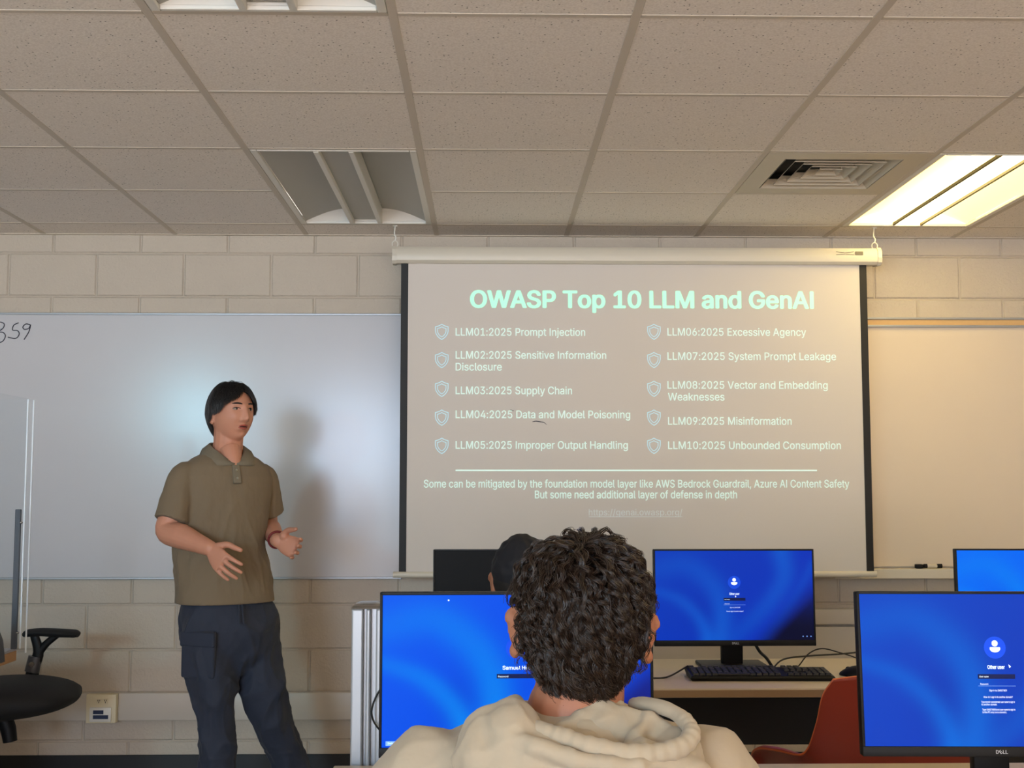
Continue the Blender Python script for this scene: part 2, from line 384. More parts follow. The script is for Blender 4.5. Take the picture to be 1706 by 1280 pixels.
    'g': (425, '97,167 96,193 97,218 102,241 109,262 118,281 130,298 145,312 162,322 182,328 205,330 227,328 247,322 264,312 279,299 291,283 300,264 307,242 311,219 312,193 311,166 307,142 300,121 291,103 279,87 264,75 247,66 227,61 205,59 183,61 163,67 145,76 130,89 118,104 109,123 102,144|43,262 36,228 34,191 36,154 43,120 55,90 71,64 90,43 113,27 138,15 165,7 195,5 217,6 236,10 252,16 266,24 277,32 287,41 306,68 311,68 311,-6 308,-34 298,-57 282,-75 261,-87 236,-95 207,-97 187,-96 169,-93 154,-88 122,-66 101,-41 51,-69 59,-84 70,-97 82,-110 97,-122 114,-132 134,-140 156,-146 180,-150 207,-151 237,-149 265,-144 291,-136 314,-124 334,-109 350,-90 362,-67 370,-40 372,-9 372,379 313,379 313,319 308,319 288,346 279,356 267,365 253,373 237,379 218,383 196,384 166,381 138,374 112,361 90,343 71,320 55,293'),
    'h': (410, '176,324 192,328 210,329 235,326 256,318 273,304 286,286 293,263 296,235 296,0 357,0 357,240 355,271 350,298 341,321 329,340 313,356 295,369 275,377 252,382 227,384 200,382 175,374 152,362 132,344 116,319 114,314 114,509 53,509 53,0 114,0 114,227 115,248 119,266 126,283 136,297 147,308 161,317'),
    'i': (167, '105,519 95,523 84,524 73,523 63,519 54,512 47,503 42,494 41,483 42,472 47,463 54,455 63,448 73,444 84,443 95,444 105,448 114,455 121,463 125,472 126,483 125,494 121,503 114,512|114,379 53,379 53,0 114,0'),
    'j': (167, '121,463 125,472 126,483 125,494 121,503 114,512 105,519 94,523 83,524 72,523 62,519 53,512 46,503 42,494 41,483 42,472 46,463 53,455 62,448 72,444 83,443 94,444 105,448 114,455|47,-61 40,-72 31,-80 18,-85 2,-87 -10,-87 -10,-143 4,-143 27,-141 47,-137 65,-129 80,-119 92,-106 102,-90 109,-72 113,-52 114,-30 114,379 53,379 53,-29 52,-46'),
    'k': (381, '121,212 114,212 114,509 53,509 53,0 114,0 114,141 154,178 294,0 372,0 201,216 360,379 284,379'),
    'l': (189, '91,8 112,0 139,-2 162,-1 181,3 170,54 146,52 135,53 126,56 120,62 114,99 114,509 53,509 53,84 55,59 62,37 74,20'),
    'm': (610, '496,254 496,0 557,0 557,255 555,283 550,307 541,328 529,346 514,361 497,372 478,380 458,384 437,386 417,385 398,381 381,375 365,366 350,356 337,343 326,328 317,309 314,320 303,342 287,361 268,375 245,383 219,386 203,385 187,382 172,376 158,368 144,358 132,346 122,331 114,314 112,308 112,379 53,379 53,0 114,0 114,238 115,257 119,274 126,289 135,302 145,312 158,320 171,326 185,329 199,330 220,328 238,322 253,311 265,297 272,280 274,260 274,0 335,0 335,247 336,263 340,277 345,290 353,302 363,312 374,320 388,326 403,329 419,330 438,328 456,323 473,313 486,298 493,279'),
    'n': (410, '176,324 192,328 210,329 235,326 256,318 273,304 286,286 293,263 296,235 296,0 357,0 357,240 355,271 350,298 341,321 328,340 313,356 295,369 275,377 252,382 227,384 200,382 175,374 152,362 132,344 116,319 112,310 112,379 53,379 53,0 114,0 114,227 115,248 119,266 126,283 136,297 147,308 161,317'),
    'o': (415, '298,97 285,80 270,66 252,55 231,48 207,46 183,48 163,55 145,66 130,80 118,97 108,117 101,139 97,163 96,187 97,212 101,236 108,258 118,278 130,296 145,310 163,321 183,328 207,330 231,328 252,321 270,310 285,296 298,278 307,258 314,236 318,212 319,187 318,163 314,139 307,117|207,384 174,381 144,373 117,360 93,341 73,318 56,291 44,260 36,225 34,187 36,150 44,116 56,85 73,58 93,35 117,16 144,3 174,-5 207,-8 241,-5 271,3 299,16 323,35 343,58 359,85 371,116 379,150 381,187 379,225 371,260 359,291 343,318 323,341 299,360 271,373 241,381'),
    'p': (424, '294,80 279,66 262,55 242,49 220,47 198,49 179,55 162,65 147,79 135,95 125,115 118,137 114,162 113,189 114,216 118,241 125,263 134,282 146,299 161,312 178,322 198,328 220,330 243,328 263,322 280,311 295,297 307,281 316,261 323,239 327,215 328,189 327,163 323,139 316,117 306,97|53,-143 114,-143 114,59 118,59 138,31 147,21 159,12 173,4 189,-3 207,-7 229,-8 260,-5 288,3 313,16 335,34 354,57 370,84 381,116 388,151 390,189 388,227 381,262 370,293 354,320 335,343 313,361 288,374 260,381 229,384 207,383 187,379 171,373 137,346 118,319 112,319 112,379 53,379'),
    'r': (259, '159,315 174,321 190,325 207,326 230,324 243,322 243,384 229,384 213,385 191,383 171,377 152,367 136,354 124,339 115,321 112,321 112,379 53,379 53,0 114,0 114,237 115,254 119,270 126,284 135,296 146,306'),
    's': (365, '115,370 95,360 79,347 65,332 55,314 49,295 47,274 50,249 58,227 72,208 92,192 118,180 149,170 212,155 229,150 243,144 254,136 262,126 266,115 268,103 265,88 257,74 244,62 227,53 206,47 181,45 159,47 140,52 124,60 111,72 101,88 94,107 36,94 42,73 50,54 62,38 76,24 93,12 112,3 134,-3 157,-7 182,-8 210,-6 236,-2 260,6 281,17 298,31 312,47 323,65 329,85 331,107 328,131 320,153 306,171 287,187 261,199 229,209 172,223 152,229 136,235 124,243 116,253 111,264 109,277 111,292 119,305 131,317 147,326 166,331 187,333 210,331 228,325 243,316 254,304 262,291 268,277 324,290 318,308 309,324 299,339 286,352 271,363 254,372 234,379 212,383 187,384 161,383 137,378'),
    't': (227, '138,-1 168,-4 192,-3 213,2 202,54 185,51 170,50 156,51 144,55 136,61 130,70 127,83 126,98 126,327 204,327 204,379 126,379 126,471 65,471 65,379 6,379 6,327 65,327 65,93 68,64 77,40 92,21 113,7'),
    'u': (410, '200,50 175,53 154,61 137,75 124,93 116,116 114,144 114,379 53,379 53,139 55,109 60,82 69,59 81,39 97,23 115,11 135,2 158,-3 182,-5 209,-3 234,5 257,17 277,35 294,60 298,70 298,0 357,0 357,379 296,379 296,153 295,132 290,113 283,97 274,83 263,71 249,62 234,55 218,51'),
    'v': (389, '195,59 187,87 165,155 84,379 17,379 163,0 226,0 371,379 305,379 224,155 203,87'),
    'w': (567, '545,379 480,379 434,214 413,135 397,66 382,136 362,214 316,379 252,379 206,214 186,135 170,64 154,137 133,214 87,379 23,379 138,0 199,0 248,172 263,225 277,280 284,309 291,280 305,225 319,172 368,0 429,0'),
    'x': (379, '200,136 231,85 287,0 358,0 224,192 352,379 282,379 233,306 202,253 191,233 147,306 100,379 29,379 155,195 21,0 91,0 148,85 178,136 189,155'),
    'y': (389, '224,155 202,87 195,60 187,87 165,155 84,379 17,379 163,-1 151,-36 145,-52 138,-64 130,-74 122,-81 113,-86 104,-89 71,-87 61,-86 47,-139 65,-143 91,-145 108,-144 124,-141 139,-136 153,-128 165,-119 177,-107 204,-58 371,379 305,379'),
    'z': (380, '254,320 42,46 42,0 339,0 339,56 126,56 126,60 333,331 333,379 48,379 48,323 254,323'),
}


def text_bm(s, bold=0.0):
    cu = bpy.data.curves.new('t', 'CURVE')
    cu.dimensions = '2D'
    cu.fill_mode = 'BOTH'
    pen = 0
    for ch in s:
        adv, polys = GLYPHS[ch]
        for poly in polys.split('|'):
            if not poly:
                continue
            pts = [tuple(int(q) for q in p.split(',')) for p in poly.split()]
            sp = cu.splines.new('POLY')
            sp.points.add(len(pts) - 1)
            sp.points.foreach_set('co', [c for x, y in pts for c in ((x + pen) / 1000, y / 1000, 0, 1)])
            sp.use_cyclic_u = True
        pen += adv
    o = bpy.data.objects.new('t', cu)
    COL.objects.link(o)
    dg = bpy.context.evaluated_depsgraph_get()
    me = bpy.data.meshes.new_from_object(o.evaluated_get(dg))
    bpy.data.objects.remove(o)
    bm = bmesh.new()
    if not bold:
        bm.from_mesh(me)
    else:                                   # a heavier cut: the same outlines laid around their own edge
        for k in range(8):
            t = bmesh.new()
            t.from_mesh(me)
            a_ = 2 * PI * k / 8
            merge(bm, t, Matrix.Translation((bold * math.cos(a_), bold * 0.6 * math.sin(a_), 0.0004 * k)))
    bpy.data.meshes.remove(me)
    return bm


def text_on(bm, s, x0, x1, zb, cap, y, bold=0.0):
    """lettering standing in an x-z plane facing -y: from x0 to x1, baseline zb, capital height cap"""
    t = text_bm(s, bold)
    if not t.verts:
        t.free()
        return
    xs = [v.co.x for v in t.verts]
    a, b = min(xs), max(xs)
    sx = (x1 - x0) / (b - a)
    sy = cap / 0.509
    for v in t.verts:
        v.co = Vector((x0 + (v.co.x - a) * sx, y - v.co.z * 0.1, zb + v.co.y * sy))
    merge(bm, t)


# ------------------------------------------------------------------ materials
M_block = mat('painted_block', (196, 184, 168), 0.62, spec=0.35, var=0.04, vscale=6, bump=0.35, bscale=90)
M_side = mat('side_wall_paint', (214, 206, 196), 0.7, var=0.03, vscale=3)
M_floor = mat('floor_tile', (186, 178, 168), 0.45, var=0.08, vscale=30)
M_base = mat('baseboard_vinyl', (14, 15, 18), 0.5)
M_grid = mat('grid_paint', (206, 195, 180), 0.55, spec=0.3)
M_white_metal = mat('white_enamel', (226, 222, 212), 0.4)
M_fix_panel = mat('fixture_panel', (168, 166, 156), 0.4, bump=0.08, bscale=900)
M_vent = mat('vent_metal', (196, 186, 168), 0.45)
M_vent_dark = mat('vent_throat', (40, 36, 32), 0.8)
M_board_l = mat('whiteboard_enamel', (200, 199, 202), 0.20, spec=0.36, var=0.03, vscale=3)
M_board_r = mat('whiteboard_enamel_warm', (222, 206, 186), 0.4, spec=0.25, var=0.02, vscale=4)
M_alu = mat('aluminium', (168, 170, 174), 0.4, metal=0.5)
M_rail = mat('tack_rail', (208, 170, 118), 0.6, var=0.06, vscale=40)
M_raceway = mat('raceway_paint', (202, 194, 182), 0.4)
M_screen = mat('screen_cloth', (216, 208, 200), 0.75, spec=0.2)
M_black = mat('black_border', (10, 9, 10), 0.6)
M_housing = mat('housing_paint', (214, 206, 190), 0.4)
M_title = emis('projected_title', (110, 255, 208), 0.70, (205, 205, 200))
M_slide = emis('projected_text', (200, 255, 236), 0.50, (210, 210, 205))
M_link = emis('projected_link', (215, 235, 240), 0.22, (210, 210, 205))
M_shield = emis('projected_shield', (150, 235, 255), 0.46, (205, 205, 205))
M_plastic = mat('black_plastic', (15, 15, 17), 0.5, spec=0.25, bump=0.05, bscale=900)
M_plastic_soft = mat('black_foam', (17, 17, 19), 0.75, bump=0.1, bscale=600)
M_key = mat('key_plastic', (22, 22, 24), 0.5)
M_logo = mat('logo_silver', (190, 190, 195), 0.4, emit=(190, 190, 190), estr=0.05)
M_off = mat('dark_screen', (12, 11, 11), 0.5, spec=0.15)
M_ui = emis('ui_white', (225, 240, 255), 0.95)
M_ui_dim = emis('ui_dim', (120, 165, 245), 0.75)
M_ui_field = emis('ui_field', (10, 22, 70), 0.6)
M_ui_halo = emis('ui_halo', (14, 66, 200), 0.8)
M_desk = mat('desk_laminate', (196, 182, 160), 0.42, var=0.03, vscale=60)
M_deskedge = mat('desk_edge', (150, 122, 88), 0.5)
M_oak = mat('podium_wood', (176, 132, 84), 0.5, var=0.12, vscale=15, stretch=(1, 12, 12))
M_dark_panel = mat('dark_panel', (14, 12, 12), 0.6)
M_steel = mat('chrome_steel', (180, 180, 180), 0.25, metal=1)
M_orange = mat('orange_shell', (140, 43, 22), 0.38, var=0.05, vscale=12)
M_orange_rim = mat('orange_shell_lit_edge', (214, 104, 52), 0.4)  # lighter orange paints in the light caught along the thin shell rim
M_ink = mat('marker_ink', (30, 32, 48), 0.6)
M_cable = mat('cable_rubber', (12, 12, 12), 0.5)
M_ivory = mat('ivory_plastic', (226, 214, 182), 0.45)
M_jack = mat('blue_jack', (22, 40, 74), 0.5)
M_socket = mat('socket_slot', (40, 34, 26), 0.6)
M_skin = mat('skin_presenter', (196, 138, 112), 0.5, sss=0.12, var=0.05, vscale=25, spec=0.4)
M_skin2 = mat('skin_sitter', (166, 110, 82), 0.5, sss=0.12, var=0.06, vscale=25, spec=0.4)
M_lip = mat('lip', (168, 84, 72), 0.5)
M_mouth = mat('mouth_inside', (60, 24, 22), 0.7)
M_eye = mat('eye_white', (150, 134, 124), 0.35)
M_iris = mat('iris', (22, 14, 10), 0.2)
M_brow = mat('brow_hair', (38, 28, 24), 0.8)
M_shirt = mat('polo_knit', (118, 102, 80), 0.85, var=0.06, vscale=8, bump=0.55, bscale=16, sheen=0.05, stretch=(1, 1, 0.5))
M_collar = mat('collar_rib', (118, 108, 90), 0.85, bump=0.1, bscale=300)
M_trouser = mat('navy_cotton', (36, 42, 58), 0.8, var=0.1, vscale=8, bump=0.6, bscale=12, sheen=0.05, stretch=(1, 1, 0.5))
M_shoe = mat('shoe', (30, 30, 32), 0.6)
M_hoodie = mat('cream_fleece', (176, 162, 140), 0.9, var=0.04, vscale=20, bump=0.25, bscale=18, sheen=0.15)
M_cap = mat('cap_cloth', (18, 19, 26), 0.8)
M_dark_cloth = mat('dark_cloth', (26, 27, 32), 0.85)
M_band = mat('wrist_cord', (110, 30, 32), 0.7)


def hair_mat(name, rgb, rough=0.35):
    m = bpy.data.materials.new(name)
    m.use_nodes = True
    nt = m.node_tree
    b = nt.nodes['Principled BSDF']
    hi = nt.nodes.new('ShaderNodeHairInfo')
    ra = nt.nodes.new('ShaderNodeMix')
    ra.data_type = 'RGBA'
    c = lin(rgb)
    ra.inputs[6].default_value = (*[x * 0.55 for x in c], 1)
    ra.inputs[7].default_value = (*[x * 1.7 for x in c], 1)
    nt.links.new(hi.outputs['Random'], ra.inputs[0])
    nt.links.new(ra.outputs[2], b.inputs['Base Color'])
    b.inputs['Roughness'].default_value = rough
    b.inputs['Specular IOR Level'].default_value = 0.6
    return m


M_hair_black = hair_mat('hair_black', (20, 18, 19), 0.4)
M_hair_curl = hair_mat('hair_dark_brown', (36, 24, 16), 0.26)
M_scalp_black = mat('hair_under_black', (13, 12, 13), 0.6)
M_scalp_curl = mat('hair_under_brown', (18, 12, 10), 0.7)


def acrylic():
    m = bpy.data.materials.new('clear_acrylic')
    m.use_nodes = True
    nt = m.node_tree
    nt.nodes.clear()
    out = nt.nodes.new('ShaderNodeOutputMaterial')
    tr = nt.nodes.new('ShaderNodeBsdfTransparent')
    tr.inputs[0].default_value = (0.97, 0.98, 0.985, 1)
    gl = nt.nodes.new('ShaderNodeBsdfGlossy')
    gl.inputs['Roughness'].default_value = 0.05
    mx = nt.nodes.new('ShaderNodeMixShader')
    mx.inputs[0].default_value = 0.02
    nt.links.new(tr.outputs[0], mx.inputs[1])
    nt.links.new(gl.outputs[0], mx.inputs[2])
    nt.links.new(mx.outputs[0], out.inputs[0])
    return m


M_acrylic = acrylic()
M_acrylic_edge = mat('polished_acrylic_edge', (235, 242, 250), 0.3, spec=0.6)


def ceiling_mat():
    m = bpy.data.materials.new('mineral_fibre_tile')
    m.use_nodes = True
    nt = m.node_tree
    b = nt.nodes['Principled BSDF']
    b.inputs['Roughness'].default_value = 0.9
    b.inputs['Specular IOR Level'].default_value = 0.1
    tc = nt.nodes.new('ShaderNodeTexCoord')
    v = nt.nodes.new('ShaderNodeTexVoronoi')
    v.inputs['Scale'].default_value = 75
    nt.links.new(tc.outputs['Object'], v.inputs['Vector'])
    r = nt.nodes.new('ShaderNodeValToRGB')
    r.color_ramp.elements[0].position = 0.10
    r.color_ramp.elements[0].color = (0.15, 0.13, 0.11, 1)
    r.color_ramp.elements[1].position = 0.22
    r.color_ramp.elements[1].color = (1, 1, 1, 1)
    nt.links.new(v.outputs['Distance'], r.inputs[0])
    # only some cells carry a pinhole
    r2 = nt.nodes.new('ShaderNodeValToRGB')
    r2.color_ramp.elements[0].position = 0.30
    r2.color_ramp.elements[0].color = (0, 0, 0, 1)
    r2.color_ramp.elements[1].position = 0.36
    r2.color_ramp.elements[1].color = (1, 1, 1, 1)
    sp = nt.nodes.new('ShaderNodeSeparateColor')
    nt.links.new(v.outputs['Color'], sp.inputs[0])
    nt.links.new(sp.outputs[0], r2.inputs[0])
    mxp = nt.nodes.new('ShaderNodeMix')
    mxp.data_type = 'RGBA'
    mxp.blend_type = 'LIGHTEN'
    mxp.inputs[0].default_value = 1
    nt.links.new(r.outputs[0], mxp.inputs[6])
    nt.links.new(r2.outputs[0], mxp.inputs[7])
    n = nt.nodes.new('ShaderNodeTexNoise')
    n.inputs['Scale'].default_value = 160
    n.inputs['Detail'].default_value = 5
    nt.links.new(tc.outputs['Object'], n.inputs['Vector'])
    r3 = nt.nodes.new('ShaderNodeValToRGB')
    r3.color_ramp.elements[0].position = 0.3
    r3.color_ramp.elements[0].color = (*lin((230, 221, 211)), 1)
    r3.color_ramp.elements[1].position = 0.6
    r3.color_ramp.elements[1].color = (*lin((246, 238, 229)), 1)
    nt.links.new(n.outputs['Fac'], r3.inputs[0])
    mu = nt.nodes.new('ShaderNodeMix')
    mu.data_type = 'RGBA'
    mu.blend_type = 'MULTIPLY'
    mu.inputs[0].default_value = 1
    nt.links.new(r3.outputs[0], mu.inputs[6])
    nt.links.new(mxp.outputs[2], mu.inputs[7])
    nt.links.new(mu.outputs[2], b.inputs['Base Color'])
    bp = nt.nodes.new('ShaderNodeBump')
    bp.inputs['Strength'].default_value = 0.3
    bp.inputs['Distance'].default_value = 0.003
    nt.links.new(n.outputs['Fac'], bp.inputs['Height'])
    nt.links.new(bp.outputs[0], b.inputs['Normal'])
    return m


M_ceil = ceiling_mat()

# ------------------------------------------------------------------ room shell
WY = 5.64            # face of the front wall
CZ = 2.514           # ceiling
XL, XR, YB = -3.7, 4.1, -4.6
GX0, GY0, G = -0.237, 5.389, 0.61

bm = bmesh.new()
add_box(bm, ((XL + XR) / 2, (YB + WY) / 2, -0.05), (XR - XL + 0.3, WY - YB + 0.3, 0.1))
struct('floor', bm, M_floor)

# front wall: running-bond blocks with real joints
bm = bmesh.new()
BW, BH, ZJ, XP = 0.4064, 0.2032, 2.428, -1.418
add_box(bm, ((XL + XR) / 2, WY + 0.11, (CZ + 0.1) / 2), (XR - XL, 0.21, CZ + 0.1))
J = 0.0055
k = -1
while True:
    z1 = ZJ - BH * k
    z0 = z1 - BH
    if z1 <= 0:
        break
    z0c, z1c = max(z0, 0), min(z1, CZ + 0.05)
    ph = XP + (0.0 if k % 2 == 0 else BW / 2)
    i0 = math.floor((XL - ph) / BW)
    x = ph + i0 * BW
    while x < XR:
        xa, xb = max(x, XL), min(x + BW, XR)
        if xb - xa > 0.03 and z1c - z0c > 0.03:
            p = [(xa, z0c), (xb, z0c), (xb, z1c), (xa, z1c)]
            rings = []
            for ins, dy in ((J * 0.5, 0.004), (J * 0.5 + 0.0035, -0.0005), (J * 0.5 + 0.006, -0.002)):
                rings.append([Vector((xa + ins, WY + dy, z0c + ins)), Vector((xb - ins, WY + dy, z0c + ins)),
                              Vector((xb - ins, WY + dy, z1c - ins)), Vector((xa + ins, WY + dy, z1c - ins))])
            add_loft(bm, rings)
        x += BW
    k += 1
struct('wall_front', bm, M_block)
bm = bmesh.new()
add_box(bm, (XL - 0.1, (YB + WY) / 2 + 0.1, CZ / 2 + 0.15), (0.2, WY - YB + 0.2, CZ + 0.3))
struct('wall_left', bm, M_side)
bm = bmesh.new()
add_box(bm, (XR + 0.1, (YB + WY) / 2 + 0.1, CZ / 2 + 0.15), (0.2, WY - YB + 0.2, CZ + 0.3))
struct('wall_right', bm, M_side)
bm = bmesh.new()
add_box(bm, ((XL + XR) / 2, WY - 0.006, 0.066), (XR - XL - 0.01, 0.012, 0.132), 0.003)
struct('baseboard_front', bm, M_base)

# ceiling tiles, with openings where lights and the diffuser sit
open_cells = set()


def cell(i, j):
    return GX0 + G * i, GY0 - G * (j + 1)    # its low x, low y


for (i, j) in ((-1, 0), (-1, 1), (-1, 4), (-1, 5), (3, 0), (3, 1), (3, 4), (3, 5), (3, 8), (3, 9), (2, 1)):
    open_cells.add((i, j))
bm = bmesh.new()
TZ = CZ + 0.003
for i in range(-6, 8):
    for j in range(-1, 17):
        if (i, j) in open_cells:
            continue
        x0, y0 = cell(i, j)
        x1, y1 = min(x0 + G, XR), min(y0 + G, WY)
        x0 = max(x0, XL)
        if x1 - x0 < 0.03 or y1 - y0 < 0.03:
            continue
        add_box(bm, ((x0 + x1) / 2, (y0 + y1) / 2, TZ + 0.009), (x1 - x0 - 0.004, y1 - y0 - 0.004, 0.018), 0.002, 1)
ceil_y0 = cell(0, 16)[1]
add_box(bm, ((XL + XR) / 2, (ceil_y0 + WY) / 2, CZ + 0.26), (XR - XL + 0.3, WY - ceil_y0 + 0.2, 0.05))
struct('ceiling', bm, M_ceil)
bm = bmesh.new()
BWD = 0.024
for i in range(-5, 8):
    add_box(bm, (GX0 + G * i, (ceil_y0 + WY) / 2, CZ + 0.0035), (BWD, WY - ceil_y0, 0.005), 0.0012, 1)
for j in range(0, 17):
    y = GY0 - G * j
    for i in range(-6, 8):
        x0, x1 = max(GX0 + G * i + BWD / 2, XL), min(GX0 + G * (i + 1) - BWD / 2, XR)
        if x1 - x0 > 0.02:
            if (i, j - 1) in open_cells and (i, j) in open_cells:
                continue
            add_box(bm, ((x0 + x1) / 2, y, CZ + 0.004), (x1 - x0, BWD * 0.8, 0.005), 0.0012, 1)
add_box(bm, ((XL + XR) / 2, WY - 0.013, CZ + 0.002), (XR - XL, 0.022, 0.004))
struct('trim_1', bm, M_grid)

# ------------------------------------------------------------------ ceiling lights
M_lit_side = emis('lit_reflector', (255, 224, 140), 1.5, (240, 232, 210))
M_lit_core = emis('lit_lens', (255, 228, 150), 13.0, (250, 245, 230))
M_lit_edge = mat('lit_edge', (60, 54, 38), 0.6)


def ceiling_light(i, j, label, lit):
    x0, y0 = cell(i, j + 1)
    W2, L2 = G / 2, G
    t = thing('ceiling_light', label, 'ceiling light', (x0 + W2, y0 + L2, CZ), 0, 'recessed ceiling lights')
    a, l = W2 - 0.013, L2 - 0.013
    bm = bmesh.new()
    for s in (-1, 1):
        add_box(bm, (s * (a - 0.012), 0, 0.006), (0.024, 2 * l, 0.012), 0.002, 1)
        add_box(bm, (0, s * (l - 0.008), 0.006), (2 * a - 0.05, 0.016, 0.012), 0.002, 1)
    obj('frame', bm, M_white_metal, t)
    rin, rib = 0.062, 0.020
    mside = M_lit_side if lit else M_fix_panel
    for s in (-1, 1):
        bm = bmesh.new()
        n = 8
        rings = []
        for k in range(n + 1):
            u = k / n
            x = s * ((a - 0.024) * (1 - u) + (rin + rib / 2) * u)
            z = 0.012 + 0.058 * math.sin(u * PI / 2)
            rings.append([Vector((x, -l + 0.014, z)), Vector((x, l - 0.014, z)), Vector((x, l - 0.014, z + 0.003)), Vector((x, -l + 0.014, z + 0.003))])
        add_loft(bm, rings)
        obj('reflector', bm, mside, t, smooth=True)
    for s in (-1, 1):
        bm = bmesh.new()
        add_box(bm, (s * rin, 0, 0.009 if lit else 0.034), (rib * (0.45 if lit else 1), 2 * l - 0.03, 0.016 if lit else 0.072), 0.003, 2)
        obj('rib', bm, M_lit_edge if lit else M_white_metal, t)
    bm = bmesh.new()
    add_box(bm, (0, 0, 0.040 if lit else 0.02), (2 * rin - rib * (0.7 if lit else 1), 2 * l - 0.05, 0.054 if lit else 0.004))
    obj('lens', bm, M_lit_core if lit else M_fix_panel, t)
    for s in (-1, 1):
        bm = bmesh.new()
        add_box(bm, (0, s * (l - 0.012), 0.05), (2 * a - 0.03, 0.004, 0.08))
        obj('end_plate', bm, mside if lit else M_white_metal, t)
    bm = bmesh.new()
    add_box(bm, (0, 0, 0.1), (2 * a, 2 * l, 0.01))
    obj('housing', bm, M_white_metal, t)
    return t


ceiling_light(-1, 0, 'unlit recessed ceiling light just above the left end of the projection screen', False)
ceiling_light(-1, 4, 'unlit recessed ceiling light cut off by the top edge of the photo', False)
lit = ceiling_light(3, 0, 'glowing warm recessed ceiling light beside the air vent', True)
for jj, lab in ((4, 'glowing ceiling light outside the frame, second back from the front wall'),
                (8, 'glowing ceiling light outside the frame, farthest back from the front wall')):
    x0, y0 = cell(3, jj + 1)
    dup(lit, (x0 + G / 2, y0 + G, CZ), 0, lab)

# air diffuser
x0, y0 = cell(2, 1)
t = thing('ceiling_vent', 'square louvred metal air vent in the ceiling beside the glowing light', 'air vent', (x0 + G / 2, y0 + G / 2, CZ))
bm = bmesh.new()
R0 = 0.215
hw = G / 2 - 0.013
for s in (-1, 1):
    add_box(bm, (s * (R0 + hw) / 2, 0, 0.006), (hw - R0, 2 * hw, 0.01))
    add_box(bm, (0, s * (R0 + hw) / 2, 0.006), (2 * R0, hw - R0, 0.01))
obj('face_plate', bm, M_vent, t)
for k in range(5):
    ro = R0 - 0.004 - k * 0.042
    bm = bmesh.new()
    ri = ro - 0.026
    if ri < 0.015:
        ri = 0.01
    rings = [[Vector((sx * r, sy * r, z)) for sx, sy in ((-1, -1), (1, -1), (1, 1), (-1, 1))]
             for r, z in ((ro, 0.001 + 0.002 * k), (ri, 0.030 + 0.002 * k), (ri, 0.032 + 0.002 * k), (ro, 0.004 + 0.002 * k))]
    add_loft(bm, rings + [rings[0]], cap=False)
    obj('louvre', bm, M_vent, t)
bm = bmesh.new()
add_box(bm, (0, 0, 0.06), (2 * R0 + 0.02, 2 * R0 + 0.02, 0.004))
for s in (-1, 1):
    add_box(bm, (s * (R0 + 0.006), 0, 0.037), (0.004, 2 * R0, 0.046))
    add_box(bm, (0, s * (R0 + 0.006), 0.037), (2 * R0, 0.004, 0.046))
obj('throat', bm, M_vent_dark, t)

# ------------------------------------------------------------------ whiteboards
BY = WY - 0.018


def px_x(px, py, Y):
    return at(px, py, Y).x


def px_z(py, Y, px=853):
    return at(px, py, Y).z


bx1 = px_x(671, 700, BY)
zt, zb = px_z(525, BY), px_z(963, BY)
xl = -3.3
t = thing('whiteboard', 'long grey-lit whiteboard on the block wall behind the standing presenter', 'whiteboard', ((xl + bx1) / 2, WY, zb))
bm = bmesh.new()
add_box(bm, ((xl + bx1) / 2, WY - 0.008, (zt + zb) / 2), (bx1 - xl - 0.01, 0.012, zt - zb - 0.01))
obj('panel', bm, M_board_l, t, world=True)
bm = bmesh.new()
for z in (zt, zb):
    add_box(bm, ((xl + bx1) / 2, WY - 0.01, z), (bx1 - xl, 0.018, 0.010), 0.002)
for x in (xl, bx1):
    add_box(bm, (x, WY - 0.01, (zt + zb) / 2), (0.012, 0.018, zt - zb), 0.002)
obj('frame', bm, M_alu, t, world=True)
# handwriting
bm = bmesh.new()
HY = WY - 0.0155


def stroke(bm, pts, r=0.0022):
    add_tube(bm, [at(px, py, HY) for px, py in pts], r, 6, smooth=5)


stroke(bm, [(-9, 540), (0, 537), (7, 540), (5, 547), (-3, 553), (5, 554), (9, 560), (4, 569), (-8, 572)])
stroke(bm, [(31, 538), (23, 542), (21, 550), (29, 551), (32, 557), (26, 564), (13, 562)])
stroke(bm, [(50, 541), (43, 540), (38, 545), (41, 549), (48, 547), (51, 541), (48, 553), (40, 566)])
obj('handwriting', bm, M_ink, t, world=True, smooth=True)
t['label'] = 'long whiteboard with 359 handwritten on it, behind the standing presenter'

rx0, rx1 = px_x(1380, 700, BY), 3.6
zt, zb = px_z(531, BY, 1550), px_z(946, BY, 1550)
t = thing('whiteboard', 'warm-lit whiteboard with wood-coloured top rail, right of the projection screen', 'whiteboard', ((rx0 + rx1) / 2, WY, zb))
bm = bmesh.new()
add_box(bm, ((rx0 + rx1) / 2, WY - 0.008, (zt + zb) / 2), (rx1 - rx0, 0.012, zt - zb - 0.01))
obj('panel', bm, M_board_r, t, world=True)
bm = bmesh.new()
zr = px_z(537.5, BY, 1550)
add_box(bm, ((rx0 + rx1) / 2, WY - 0.012, zr), (rx1 - rx0, 0.02, 0.026), 0.001)
obj('tack_rail', bm, M_rail, t, world=True)
bm = bmesh.new()
for dz in (-0.018, 0.018):
    add_box(bm, ((rx0 + rx1) / 2, WY - 0.014, zr + dz), (rx1 - rx0, 0.028, 0.010), 0.002)
obj('frame', bm, M_alu, t, world=True)
bm = bmesh.new()
zt2 = px_z(948, WY - 0.07, 1550)
add_box(bm, ((rx0 + rx1) / 2, WY - 0.04, zt2 - 0.004), (rx1 - rx0, 0.075, 0.008), 0.002)
add_box(bm, ((rx0 + rx1) / 2, WY - 0.074, zt2 - 0.022), (rx1 - rx0, 0.008, 0.044), 0.002)
obj('tray', bm, M_housing, t, world=True)
TRAY_Z = zt2
p = at(1531, 943, WY - 0.045)
bm = bmesh.new()
